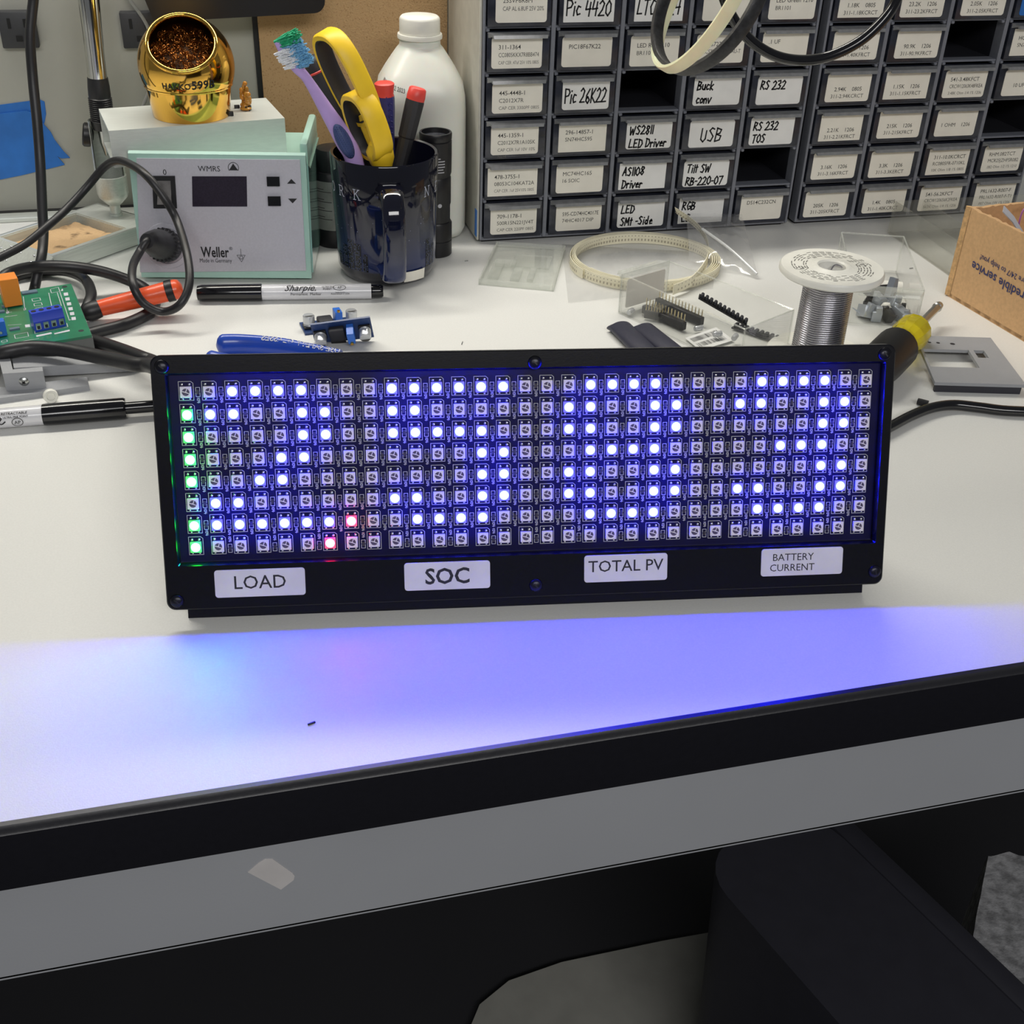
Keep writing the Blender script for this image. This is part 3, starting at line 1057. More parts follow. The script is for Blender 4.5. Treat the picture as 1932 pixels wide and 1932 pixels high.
# small symbols: esd warning and earth mark
b = B()
upv = V((0, math.sin(LEAN), math.cos(LEAN)))
c = on_station(441, 316)
cir = [[(0.0037 * math.cos(rad(a)), 0.0037 * math.sin(rad(a))) for a in range(-30, 215, 12)]]
b.flat(ribbon2d(cir, 0.0004), lambda a, d: c + V((a, 0, 0)) + upv * d + nrm * 0.0016)
b.flat(([(-0.0033, -0.0018), (0.0033, -0.0018), (0, 0.003)], [(0, 1, 2)]), lambda a, d: c + V((a, 0, 0)) + upv * d + nrm * 0.00158)
c2 = on_station(455.5, 482)
b.flat(ribbon2d([[(0, 0.0052), (0, 0.0005)], [(-0.003, 0.0005), (0.003, 0.0005), (0, -0.0045), (-0.003, 0.0005)], [(0.0012 * math.cos(rad(a)), -0.0012 + 0.0012 * math.sin(rad(a))) for a in range(0, 361, 40)]], 0.0003),
       lambda a, d: c2 + V((a, 0, 0)) + upv * d + nrm * 0.0016)
obj('symbols', b, M_ink, front, smooth=False, normals=False)
# round socket
c = on_station(316, 463)
b = B()
Q = nrm.to_track_quat('Z', 'Y').to_matrix().to_4x4()
b.lathe([(0.0172, 0.0013), (0.0165, 0.0020), (0.0132, 0.0022), (0.0128, 0.0016)], 40, Matrix.Translation(c) @ Q)
obj('socket_ring', b, M_face, stn)
pc = SM @ (c + nrm * 0.002)

# plug and its cord (one thing, pushed into the station)
pend = on_y(277, 455, pc.y - 0.033)
cord = thing('plug_cable', 'black cord with ribbed plug looping in front of the soldering station', 'cable', (pc.x, pc.y - 0.02, 0))
o = V((pc.x, pc.y - 0.02, 0))
b = B()
b.axis(pc - o, pend - o, [(0.0118, 0), (0.0118, 0.22), (0.0105, 0.3), (0.0104, 0.5), (0.0092, 0.6), (0.0086, 0.72), (0.0068, 0.9), (0.0052, 1.0)], 28)
dd = (pend - pc).normalized()
ux = dd.cross(V((0, 0, 1))).normalized()
uz = ux.cross(dd)
for k in range(24):
    a = 2 * math.pi * k / 24
    q = pc + dd * 0.007 + (ux * math.cos(a) + uz * math.sin(a)) * 0.0117
    b.cyl(q - dd * 0.003 - o, q + dd * 0.003 - o, 0.0009, 6)
obj('plug', b, M_rubber, cord)
yl = pend.y
pts = [pend + (pc - pend) * 0.2, pend, on_y(262, 478, yl - 0.006), on_y(250, 505, 0.806), on_y(252, 540, 0.787), on_y(272, 573, 0.782), on_z(308, 588, 0.013), on_z(340, 574, 0.020), on_y(357, 535, 0.784), on_y(353, 480, 0.806),
       on_y(334, 417, yl + 0.002), on_y(310, 374, yl + 0.008), on_y(280, 335, yl + 0.015), on_y(252, 313, yl + 0.03), on_y(222, 303, yl + 0.045), on_y(196, 316, yl + 0.055), on_y(165, 352, yl + 0.055), on_y(132, 388, yl + 0.045), on_y(95, 422, yl + 0.03), on_y(45, 462, yl + 0.015), on_y(-20, 495, yl)]
b = B()
b.tube([p - o for p in pts], 0.0029, 12, 7)
obj('cable', b, M_rubber, cord)

# ================================================================== ALUMINIUM SECTION, TIP CLEANER, FLUX
AZ = 0.1065
zt0 = ZD + 0.0003
fl, fr, bl_, br_ = on_z(205, 247, AZ), on_z(537, 223, AZ), on_z(218, 204, AZ), on_z(527, 182, AZ)
b = B()
ex_ = (fr - fl).normalized()
ey_ = V((-ex_.y, ex_.x, 0))
Lx = (fr - fl).length
Dy = ((bl_ - fl).dot(ey_) + (br_ - fr).dot(ey_)) / 2
t_ = 0.002
hh = AZ - zt0
cs = [(0, 0), (Dy, 0), (Dy, hh), (0, hh)]
ci = [(t_, t_), (Dy - t_, t_), (Dy - t_, hh - t_), (t_, hh - t_)]
base = V((fl.x, fl.y, zt0))
secs = [[base + ex_ * x + ey_ * y + V((0, 0, z)) for y, z in q] for x, q in ((0, cs), (Lx, cs), (Lx, ci), (0, ci))]
b.loft(secs, loop=True, caps=False)
al = single('aluminium_box_section', b, M_alu, 'pale aluminium box section lying across the soldering station', 'metal bar', ang=20)
al.data.materials[0] = mat('pale_anodised_aluminium', (216, 220, 214), 0.4, 0.3, ns=40, na=0.03, bump=0.06, bs=120, stretch=(1, 20, 20))
recentre(al)

gp = on_z(364, 233, AZ)
g_l, g_r = on_z(290, 212, AZ), on_z(438, 212, AZ)
gR = (on_y(437, 195, gp.y + 0.024) - on_y(290, 195, gp.y + 0.024)).length / 2
gc = V((gp.x, gp.y + gR * 0.92, AZ))
gold = thing('tip_cleaner', 'gold domed tip cleaner filled with brass wool on the aluminium section', 'tip cleaner', gc)
Rs, zc_ = gR * 1.23, gR * 1.27
zcut = -0.39 * Rs
ctr = V((0, 0, zc_))
toc = (V((0, 0, H)) - (gc + ctr)).normalized()
axd = V((toc.x - 0.10, toc.y, 0)).normalized() * 0.66 + V((0, 0, 0.75))
axd.normalize()
ax1 = axd.cross(V((0, 0, 1))).normalized()
ax2 = ax1.cross(axd)
Rcut = math.sqrt(Rs * Rs - zcut * zcut)
Rb = Rcut


def shell_r(v):
    return min(Rs, zcut / v.z) if v.z < -1e-6 else Rs


def shell_pt(th, ph, k=1.0):
    d = axd * math.cos(th) + (ax1 * math.cos(ph) + ax2 * math.sin(ph)) * math.sin(th)
    return ctr + d * shell_r(d) * k


TH0 = rad(46)
b = B()
nth, nph = 110, 128
secs = []
for i in range(nth + 1):
    th = TH0 + (math.pi - TH0 - 0.002) * i / nth
    secs.append([shell_pt(th, 2 * math.pi * j / nph) for j in range(nph)])
inn = []
for i in range(30, -1, -1):
    th = TH0 + (math.pi * 0.8 - TH0) * i / 30
    inn.append([ctr + (axd * math.cos(th) + (ax1 * math.cos(2 * math.pi * j / nph) + ax2 * math.sin(2 * math.pi * j / nph)) * math.sin(th)) * Rs * 0.93 for j in range(nph)])
b.loft(secs, caps=False)
gb = obj('body', b, M_gold, gold, ang=40)
b = B()
b.loft(inn, caps=False)
obj('inner_cup', b, mat('brown_inner_cup', (86, 52, 24), 0.35, 0.7), gold)
b = B()
ring = [ctr + (axd * math.cos(TH0 - 0.02) + (ax1 * math.cos(2 * math.pi * j / 64) + ax2 * math.sin(2 * math.pi * j / 64)) * math.sin(TH0 - 0.02)) * Rs * 0.985 for j in range(65)]
b.tube(ring, 0.0019, 10, 1)
obj('rim', b, M_gold, gold)
b = B()
b.lathe([(Rcut * 0.98, zc_ + zcut + 0.0012), (Rcut * 1.005, zc_ + zcut + 0.0008), (Rcut * 1.012, zc_ + zcut), (Rcut * 1.0, zc_ + zcut - 0.0008), (Rcut * 0.97, zc_ + zcut - 0.0012)], 96, caps=False)
obj('waist_seam', b, M_gold, gold)
b = B()
b.lathe([(0, 0.0004), (gR * 0.97, 0.0004), (gR * 0.985, 0), (gR * 1.0, 0.0006), (Rcut * 0.955, zc_ + zcut - 0.004), (Rcut * 0.97, zc_ + zcut - 0.0006), (0, zc_ + zcut - 0.0006)], 96, caps=False)
obj('drum_base', b, M_gold, gold, ang=40)
b = B()
for k in range(620):
    a, rr = random.uniform(0, 2 * math.pi), math.sqrt(random.random()) * Rs * 0.66
    p = ctr + axd * random.uniform(0.30, 0.50) * Rs + (ax1 * math.cos(a) + ax2 * math.sin(a)) * rr - V((0, 0, 0.002))
    cr_, turns = random.uniform(0.0007, 0.0020), random.uniform(0.8, 2.0)
    q = Euler((random.uniform(0, 6), random.uniform(0, 6), random.uniform(0, 6))).to_matrix()
    b.tube([p + q @ V((cr_ * math.cos(t * turns * 6.28 / 14), cr_ * math.sin(t * turns * 6.28 / 14), t * 0.00022)) for t in range(15)], 0.00022, 4, 1)
wo = obj('brass_wool', b, M_wool, gold)
wo['kind'] = 'stuff'
b = B()
b.lathe([(0.0, 0.40 * Rs), (Rs * 0.4, 0.37 * Rs), (Rs * 0.66, 0.26 * Rs), (Rs * 0.78, 0.05 * Rs), (0.0, -0.1 * Rs)], 24, Matrix.Translation(ctr - V((0, 0, 0.002))) @ axd.to_track_quat('Z', 'Y').to_matrix().to_4x4())
obj('wool_core', b, mat('brass_wool_core', (70, 42, 18), 0.6, 0.5, ns=700, na=0.5, bump=0.8, bs=900), gold)
phc = math.atan2(toc.y, toc.x)


def gold_text(s_, size, phi0, zz, bold, nm):
    b = B()

    def fn(a, d):
        ph = phi0 + a / Rs
        z = zz + d
        dirv = V((math.cos(ph), math.sin(ph), 0))
        hz = z
        rr = math.sqrt(max(Rs * Rs - hz * hz, 0)) if hz > zcut else Rb
        return ctr + dirv * (rr + 0.0003) + V((0, 0, hz))
    b.flat(text2d(s_, size, bold, align='LEFT', space=1.02), fn)
    obj(nm, b, M_ink, gb, smooth=False, normals=False)


gold_text('HAKKO', 0.0060, phc - 0.57, -0.0080, 0.008, 'lettering')
gold_text('599B', 0.0085, phc + 0.06, -0.0072, 0.012, 'lettering')

fx = on_z(464, 208, AZ)
b = B()
for k in range(26):
    kf = k / 25
    b.ball(fx + V((random.uniform(-1, 1) * 0.0044 * (1 - 0.7 * kf ** 2), random.uniform(-1, 1) * 0.0036 * (1 - 0.7 * kf ** 2), 0.002 + 0.0155 * kf)), random.uniform(0.0016, 0.0030) * (1 - 0.35 * kf), 8, (1, 1, random.uniform(0.9, 1.5)))
b.ball(fx + V((0, 0, 0.0015)), 0.0045, 10, (1, 1, 0.4))
b.ball(fx + V((0.001, 0, 0.0195)), 0.0018, 8)
recentre(single('flux_lump', b, M_flux, 'amber lump of dried flux beside the gold tip cleaner', 'flux'))
for k, (u, v, s1) in enumerate(((447, 203, 0.004), (466, 207, 0.006), (434, 217, 0.005))):
    p = on_z(u, v, AZ)
    b = B()
    b.box(p + V((0, -0.002, s1 * 0.3)), (s1, s1 * 0.6, s1 * 0.6), Matrix.Rotation(random.uniform(0, 1), 3, 'Z'), bev=0.0003)
    for q in (-1, 1):
        b.box(p + V((q * s1 * 0.3, -0.002 - s1 * 0.35, s1 * 0.1)), (s1 * 0.12, s1 * 0.3, s1 * 0.12))
    recentre(single('loose_chip', b, M_black, ('small black chip between the tip cleaner and the flux', 'largest black chip in front of the flux lump', 'black chip touching the foot of the tip cleaner')[k], 'chip', 'loose chips by the tip cleaner'))

# ================================================================== MUG AND WHAT STANDS IN IT
mc = V((0.1297, 0.862, 0))
MH, MR0, MR1 = 0.0925, 0.0368, 0.0402
mug = thing('mug', 'dark blue glossy mug with starry skyline print holding tools', 'mug', mc)
m = bpy.data.materials.new('midnight_blue_glaze')
m.use_nodes = True
nt = m.node_tree
p = nt.nodes['Principled BSDF']
tc = nt.nodes.new('ShaderNodeTexCoord')
sp = nt.nodes.new('ShaderNodeSeparateXYZ')
cr = nt.nodes.new('ShaderNodeValToRGB')
nt.links.new(tc.outputs['Object'], sp.inputs[0])
mr = nt.nodes.new('ShaderNodeMapRange')
mr.inputs['From Max'].default_value = MH
nt.links.new(sp.outputs['Z'], mr.inputs['Value'])
nt.links.new(mr.outputs[0], cr.inputs[0])
e = cr.color_ramp.elements
e[0].position, e[0].color = 0.12, rgb((18, 19, 34))
e[1].position, e[1].color = 0.8, rgb((12, 13, 26))
n_ = e.new(0.14)
n_.color = rgb((30, 44, 92))
n_ = e.new(0.45)
n_.color = rgb((18, 24, 52))
nt.links.new(cr.outputs[0], p.inputs['Base Color'])
p.inputs['Roughness'].default_value = 0.07
p.inputs['Coat Weight'].default_value = 0.4
M_mug = m
mr_at = lambda z: MR0 + (MR1 - MR0) * min(1, max(0, z / MH))
b = B()
b.lathe([(0, 0.0012), (0.028, 0.0012), (0.0285, 0), (0.031, 0), (0.0345, 0.003), (0.0372, 0.009), (0.0376, 0.02), (0.0390, 0.06), (MR1 - 0.0004, MH - 0.001), (MR1 - 0.0012, MH), (MR1 - 0.0030, MH - 0.0006), (0.0352, 0.06), (0.034, 0.008), (0.03, 0.005), (0, 0.005)], 72, caps=False)
mb = obj('body', b, M_mug, mug, ang=50)
mrad = lambda z: 0.0376 + (0.0398 - 0.0376) * (z - 0.02) / 0.07
phm = math.atan2(-mc.y, -mc.x)
ph_h = phm + rad(5)
hd = V((math.cos(ph_h), math.sin(ph_h), 0))
hs = V((-hd.y, hd.x, 0))
path = spline([hd * 0.036 + V((0, 0, 0.0745)), hd * 0.050 + V((0, 0, 0.0765)), hd * 0.060 + V((0, 0, 0.072)), hd * 0.0655 + V((0, 0, 0.060)), hd * 0.0655 + V((0, 0, 0.040)), hd * 0.061 + V((0, 0, 0.024)), hd * 0.052 + V((0, 0, 0.0155)), hd * 0.036 + V((0, 0, 0.0165))], 6)
b = B()
secs = []
for i, q in enumerate(path):
    t = (path[min(i + 1, len(path) - 1)] - path[max(0, i - 1)]).normalized()
    nn = t.cross(hs).normalized()
    f = i / (len(path) - 1)
    wd = 0.0082 + 0.0030 * (2 * f - 1) ** 4
    secs.append([q + hs * wd * math.copysign(abs(math.cos(a)) ** 0.7, math.cos(a)) + nn * 0.0048 * math.copysign(abs(math.sin(a)) ** 0.8, math.sin(a)) for a in [2 * math.pi * k / 20 for k in range(20)]])
b.loft(secs)
obj('handle', b, M_mug, mug, ang=60)
b = B()


def mugfn(ph0, z0, off=0.0003):
    def f(a, d):
        z = z0 + d
        r = mrad(z) + off
        ph = ph0 + a / mrad(z)
        return V((r * math.cos(ph), r * math.sin(ph), z))
    return f


SER = {'O': [[(3, 0), (1.2, 1), (0.4, 3), (1.2, 5), (3, 6), (4.8, 5), (5.6, 3), (4.8, 1), (3, 0)]], 'R': [[(1, 0), (1, 6)], [(0, 0), (2, 0)], [(0, 6), (3.4, 6), (4.4, 4.6), (3.4, 3.1), (1, 3)], [(2.6, 3), (4.6, 0), (5.4, 0)]],
       'K': [[(1, 0), (1, 6)], [(0, 0), (2, 0)], [(0, 6), (2, 6)], [(4.4, 6), (1, 2.8)], [(3.4, 6), (5, 6)], [(2.2, 3.8), (4.8, 0)], [(4, 0), (5.6, 0)]],
       'N': [[(0.8, 0), (0.8, 6), (4.6, 0), (4.6, 6)], [(0, 0), (1.7, 0)], [(0, 6), (1, 6)], [(3.8, 6), (5.5, 6)]], 'E': [[(1, 0), (1, 6)], [(0, 0), (4.4, 0), (4.6, 1.4)], [(0, 6), (4.2, 6), (4.4, 4.8)], [(1, 3.1), (3, 3.1)]]}
for ch, dg in (('O', -72), ('R', -53), ('K', -31.5), ('N', 50), ('E', 71)):
    st = [[((x - 2.7) * 0.00105, (y - 3) * 0.00122) for x, y in k] for k in SER[ch]]
    b.flat(ribbon2d(st, 0.00055), mugfn(phm + rad(dg), 0.0705))
obj('lettering', b, mat('pale_mug_print', (180, 184, 200), 0.5), mb, smooth=False, normals=False)
b = B()
for k in range(46):
    ph, z = random.uniform(-1.5, 1.5), random.uniform(0.03, 0.08)
    s1 = random.uniform(0.0001, 0.00024)
    b.flat(([(-s1, -s1), (s1, -s1), (s1, s1), (-s1, s1)], [(0, 1, 2, 3)]), mugfn(phm + ph, z))
obj('star_dots', b, mat('star_print', (190, 200, 225), 0.5), mb, smooth=False, normals=False)
sky = {1: B(), -1: B()}
dots = {1: B(), -1: B()}
for (a0, a1, z0, z1) in ((-58, -50, 0.012, 0.030), (-49, -40, 0.012, 0.035), (-39, -30, 0.012, 0.033), (-28, -22, 0.012, 0.026), (50, 56, 0.012, 0.034), (58, 68, 0.012, 0.028), (-70, -60, 0.012, 0.022)):
    b = sky[1 if a0 > 0 else -1]
    bw_ = dots[1 if a0 > 0 else -1]
    da = rad(a1 - a0) / 2 * mrad(0.03)
    n = 5
    b.flat(([(-da + 2 * da * k / n, y) for k in range(n + 1) for y in (z0, z1)], [(2 * k, 2 * k + 2, 2 * k + 3, 2 * k + 1) for k in range(n)]), mugfn(phm + rad((a0 + a1) / 2), 0, 0.00015))
    nx = max(3, int(da * 2 / 0.0011))
    nz_ = int((z1 - z0) / 0.0013)
    for i in range(nx):
        for j in range(nz_):
            if random.random() < 0.6:
                x, z = -da + 2 * da * (i + 0.5) / nx, z0 + (z1 - z0) * (j + 0.5) / nz_
                s1 = 0.00028
                bw_.flat(([(x - s1, z - s1), (x + s1, z - s1), (x + s1, z + s1 * 1.4), (x - s1, z + s1 * 1.4)], [(0, 1, 2, 3)]), mugfn(phm + rad((a0 + a1) / 2), 0, 0.0003))
for k in dots:
    obj('window_dots', dots[k], MATS.get('window_print') or mat('window_print', (92, 104, 140), 0.5), mb, smooth=False, normals=False)
for k in sky:
    obj('skyline_print', sky[k], MATS.get('skyline_dark') or mat('skyline_dark', (10, 11, 20), 0.2), mb, smooth=False, normals=False)
b = B()
b.flat(([(-0.009 + 0.003 * k, y) for k in range(7) for y in (0.0045, 0.0125)], [(2 * k, 2 * k + 2, 2 * k + 3, 2 * k + 1) for k in range(6)]),
       lambda a, d: V(((0.0372 + 0.0009 * min(1, (d - 0.0045) / 0.006) + 0.0003) * math.cos(phm + rad(33) + a / 0.037), (0.0372 + 0.0009 * min(1, (d - 0.0045) / 0.006) + 0.0003) * math.sin(phm + rad(33) + a / 0.037), d)))
obj('paper_sticker', b, M_card, mug, smooth=False)['label'] = 'small cream sticker near the foot'

YM = 0.862


def mt(u, v, dy=0.0):
    return on_y(u, v, YM + dy)


# toothbrush
t0, t1 = mt(690, 322, -0.002), mt(536, 78, -0.010)
o = V((t0.x, t0.y, 0.006))
tb = thing('toothbrush', 'lilac toothbrush with blue and green bristles leaning in the mug', 'toothbrush', o)
path = [V((mc.x - 0.012, mc.y - 0.010, 0.008)), mt(673, 320, -0.014), mt(648, 262, -0.012), mt(614, 205, -0.010), mt(580, 150, -0.008), mt(561, 128, -0.009), mt(545, 100, -0.010), mt(527, 74, -0.011)]
wds = [0.0035, 0.0062, 0.0068, 0.005, 0.0034, 0.0040, 0.0058, 0.0044]
ths = [0.003, 0.0042, 0.0045, 0.0038, 0.0028, 0.0024, 0.0022, 0.0018]
Pp = spline(path, 6)
ww = spline([V((a, c_, 0)) for a, c_ in zip(wds, ths)], 6)
view = (V((0, 0, H)) - path[3]).normalized()
b = B()
secs = []
for i, q in enumerate(Pp):
    t = (Pp[min(i + 1, len(Pp) - 1)] - Pp[max(0, i - 1)]).normalized()
    sd = t.cross(view).normalized()
    nn = sd.cross(t).normalized()
    secs.append([q - o + sd * ww[i].x * math.cos(a) + nn * ww[i].y * math.sin(a) for a in [2 * math.pi * k / 16 for k in range(16)]])
b.loft(secs)
obj('handle', b, M_lilac, tb, ang=70)
hdv = (path[-1] - path[-3]).normalized()
sd = hdv.cross(view).normalized()
nn = sd.cross(hdv).normalized()
if nn.dot(view) < 0:
    nn = -nn
rgt = sd if sd.x > 0 else -sd
bdir = (nn * 0.55 + rgt * 0.85).normalized()
for (f0, f1, mm, nm, dep_, so) in ((0.80, 1.04, M_brgreen, 'green_bristles', 0.0115, 0.0), (0.02, 0.80, M_brblue, 'blue_bristles', 0.0105, 0.0), (0.15, 0.72, M_brwhite, 'white_bristles', 0.0085, -0.0045)):
    b = B()
    span = path[-1] - path[-3]
    a0_, a1_ = path[-3] + span * f0, path[-3] + span * f1
    n = 150 if nm != 'blue_bristles' else 420
    for k in range(n):
        q = a0_ + (a1_ - a0_) * random.random() + rgt * (random.uniform(-0.0042, 0.0042) + so) - o
        d_ = (bdir + V((random.gauss(0, 0.10), random.gauss(0, 0.10), random.gauss(0, 0.10)))).normalized()
        b.tube([q, q + d_ * dep_ * random.uniform(0.85, 1.1)], 0.00042, 4, 1)
    obj(nm, b, mm, tb)
b = B()
ga, gb_ = mt(632, 234, -0.0150), mt(665, 298, -0.0170)
gd = (gb_ - ga)
gl_ = gd.length
gd.normalize()
gs = gd.cross(view).normalized()
gn = gs.cross(gd).normalized()
if gn.dot(view) < 0:
    gn = -gn
cg = (ga + gb_) / 2 - o + view * 0.001
b.lathe([(0.0, 0.0046), (0.5, 0.0042), (0.85, 0.0028), (1.0, 0.0008)], 24, Matrix(((gd.x * gl_ / 2, gs.x * 0.0052, gn.x, cg.x), (gd.y * gl_ / 2, gs.y * 0.0052, gn.y, cg.y), (gd.z * gl_ / 2, gs.z * 0.0052, gn.z, cg.z), (0, 0, 0, 1))))
for i in range(-7, 8):
    for j in range(-2, 3):
        a_, c_ = i / 8 + (0.06 if j % 2 else 0), j / 3
        if a_ * a_ + c_ * c_ < 0.8:
            rr = math.sqrt(a_ * a_ + c_ * c_)
            b.ball(cg + gd * a_ * gl_ / 2 + gs * c_ * 0.0052 + gn * (0.0046 - 0.0022 * rr * rr), 0.00045, 6)
obj('rubber_grip', b, M_gripblue, tb)

# black and red screwdriver behind the brush
q0, q1 = mt(714, 350, 0.016), mt(588, 104, 0.027)
o = V((mc.x + 0.01, mc.y + 0.012, 0.006))
sdv = thing('precision_screwdriver', 'thick black screwdriver with two red rings behind the toothbrush', 'screwdriver', o)
b = B()
b.axis(q0 - o, q1 - o, [(0.0055, 0), (0.0058, 0.18), (0.0066, 0.32), (0.0078, 0.5), (0.0096, 0.72), (0.0100, 0.88), (0.0090, 0.92), (0.0082, 0.955), (0.0060, 0.985), (0.002, 1.0)], 28)
obj('grip', b, M_darkgrip, sdv, ang=60)
for f, r in ((0.335, 0.0070), (0.885, 0.0102)):
    b = B()
    a_ = q0 + (q1 - q0) * f
    b.axis(a_ - o, a_ + (q1 - q0).normalized() * 0.0016 - o, [(r * 0.96, 0), (r, 0.2), (r, 0.8), (r * 0.96, 1)], 28)
    obj('red_ring', b, M_red, sdv)
b = B()
b.cyl(V((mc.x + 0.016, mc.y + 0.012, 0.006)) - o, q0 - o, 0.0025, 12)
obj('shaft', b, M_steel, sdv)

# yellow scissors: two handle loops
sc0 = mt(728, 318, -0.016)
o = V((mc.x + 0.008, mc.y - 0.012, 0.006))
scs = thing('scissors', 'scissors with two yellow loop handles standing in the mug', 'scissors', o)


def loop_handle(name, pa, pb, halfw, wid, skew):
    ca = (pa + pb) / 2
    L_ = (pa - pb)
    hl = L_.length / 2
    L_.normalize()
    vw = (ca - V((0, 0, H))).normalized()
    side = L_.cross(vw).normalized()
    if side.x < 0:
        side = -side
    Wd = (vw - L_ * vw.dot(L_)).normalized()
    Wd = (Wd - side * skew).normalized()
    N = L_.cross(Wd).normalized()
    pts = []
    n = 40
    for k in range(n):
        a = 2 * math.pi * k / n
        x, y = math.cos(a), math.sin(a)
        pts.append(ca - o + L_ * (hl * math.copysign(abs(x) ** 0.8, x)) + Wd * halfw * math.copysign(abs(y) ** 0.75, y))
    b = B()
    secs = []
    for i in range(n):
        t = (pts[(i + 1) % n] - pts[i - 1]).normalized()
        q = t.cross(N).normalized()
        w_, h_ = wid / 2, 0.0026
        secs.append([pts[i] + N * w_ * cx_ + q * h_ * cy_ for cx_, cy_ in ((1, 0.6), (0.8, 1), (-0.8, 1), (-1, 0.6), (-1, -0.6), (-0.8, -1), (0.8, -1), (1, -0.6))])
    b.loft(secs, loop=True)
    lo = obj(name, b, [M_yellow, M_darkgrip], scs, ang=50)
    for pg in lo.data.polygons:
        r_ = pg.center - (ca - o)
        r_ = Wd * r_.dot(Wd) / halfw + L_ * r_.dot(L_) / hl
        if pg.normal.dot(r_.normalized()) < -0.45:
            pg.material_index = 1
    return lo


loop_handle('handle_loop', mt(616, 64, -0.004), mt(693, 228, -0.006), 0.021, 0.0130, 0.42)
loop_handle('handle_loop', mt(672, 178, -0.016), mt(712, 292, -0.018), 0.017, 0.0150, 0.42)
b = B()
a_, b_ = mt(712, 268, -0.022), mt(726, 322, -0.018)
b.axis(a_ - o, b_ - o, [(0.006, 0), (0.0098, 0.25), (0.0092, 0.6), (0.0066, 0.85), (0.005, 1.0)], 16)
a_, b_ = mt(686, 215, -0.006), mt(716, 285, -0.012)
b.axis(a_ - o, b_ - o, [(0.004, 0), (0.006, 0.3), (0.006, 1.0)], 14)
obj('handle_neck', b, M_yellow, scs)
b = B()
tip = V((mc.x + 0.016, mc.y - 0.004, 0.006)) - o
q_ = mt(726, 318, -0.016) - o
for dx in (-0.002, 0.002):
    b.loft([[q_ + V((dx - 0.0008, -0.005, 0)), q_ + V((dx + 0.0008, -0.005, 0)), q_ + V((dx + 0.0008, 0.005, 0)), q_ + V((dx - 0.0008, 0.005, 0))], [tip + V((dx - 0.0006, -0.001, 0)), tip + V((dx + 0.0006, -0.001, 0)), tip + V((dx + 0.0006, 0.001, 0)), tip + V((dx - 0.0006, 0.001, 0))]])
obj('blades', b, M_steel, scs)

# blue handled driver with red cap
q0, q1 = mt(733, 322, 0.006), mt(725, 155, 0.006)
o = V((mc.x + 0.004, mc.y + 0.006, 0.006))
bd = thing('nut_driver', 'blue handled driver with flared red cap standing upright in mug', 'screwdriver', o)
b = B()
b.axis(q0 - o, q0 + (q1 - q0) * 0.86 - o, [(0.0050, 0), (0.0052, 0.25), (0.0058, 0.5), (0.0068, 0.8), (0.0070, 0.95), (0.0066, 1)], 8)
obj('grip', b, M_navy, bd, ang=20)
b = B()
dv = (q1 - q0).normalized()
sv = dv.cross(view).normalized()
for k in range(6):
    for j in (-1, 1):
        c_ = q0 + (q1 - q0) * (0.42 + 0.065 * k) + view * 0.0066 + sv * (0.0014 * j + 0.002)
        b.tube([c_ - o + (sv * math.cos(a) + dv * math.sin(a)) * 0.0012 for a in [x * math.pi / 6 for x in range(0, 9)]], 0.00025, 4, 1)
obj('embossed_scales', b, M_navy, bd)
b = B()
b.axis(q0 + (q1 - q0) * 0.85 - o, q1 - o, [(0.0066, 0), (0.0062, 0.2), (0.0070, 0.75), (0.0072, 0.9), (0.0060, 1.0)], 28)
obj('cap', b, M_red, bd, ang=50)
b = B()
b.cyl(V((mc.x + 0.004, mc.y + 0.006, 0.006)) - o, q0 - o, 0.002, 10)
obj('shaft', b, M_steel, bd)

# black driver with red end
q0, q1 = mt(750, 330, -0.004), mt(789, 165, 0.0)
o = V((mc.x + 0.002, mc.y - 0.004, 0.006))
kd = thing('slim_screwdriver', 'black screwdriver with red end cap leaning right in the mug', 'screwdriver', o)
b = B()
b.axis(q0 - o, q0 + (q1 - q0) * 0.86 - o, [(0.0046, 0), (0.0052, 0.25), (0.0056, 0.5), (0.0062, 0.52), (0.0068, 0.98), (0.0066, 1)], 12)
obj('grip', b, M_darkgrip, kd, ang=25)
b = B()
b.axis(q0 + (q1 - q0) * 0.86 - o, q1 - o, [(0.0066, 0), (0.0068, 0.3), (0.0062, 0.9), (0.005, 1.0)], 24)
obj('cap', b, M_red, kd, ang=50)
b = B()
b.cyl(V((mc.x + 0.002, mc.y - 0.004, 0.006)) - o, q0 - o, 0.0016, 10)
obj('shaft', b, M_steel, kd)

# ================================================================== FLASHLIGHT, CAN, BOTTLE
fc = on_z(832, 470, 0)
fc = V((0.1742, 0.893, 0))
fh = 0.0965
fl_ = thing('flashlight', 'black aluminium flashlight standing on its end behind the mug', 'flashlight', fc)
b = B()
b.lathe([(0, 0), (0.0118, 0), (0.0126, 0.001), (0.0126, 0.012), (0.0122, 0.0125), (0.0126, 0.013), (0.0126, 0.026), (0.0118, 0.0275), (0.0112, 0.0276), (0.0112, 0.0405), (0.0118, 0.042), (0.0118, 0.062), (0.0112, 0.063), (0.0122, 0.066), (0.0124, 0.080), (0.0124, 0.090), (0.0118, 0.0905), (0.0124, 0.0915), (0.0126, fh - 0.001), (0.0122, fh), (0.0108, fh), (0.0106, fh - 0.004), (0, fh - 0.004)], 40, caps=False)
fb = obj('barrel', b, M_black, fl_, ang=35)
b = B()
b.lathe([(0.0104, fh - 0.0036), (0.0, fh - 0.0032)], 32, caps=False)
obj('lens', b, mat('smoky_lens', (70, 72, 78), 0.15, coat=0.5), fl_)
phf = math.atan2(-fc.y, -fc.x)
b = B()
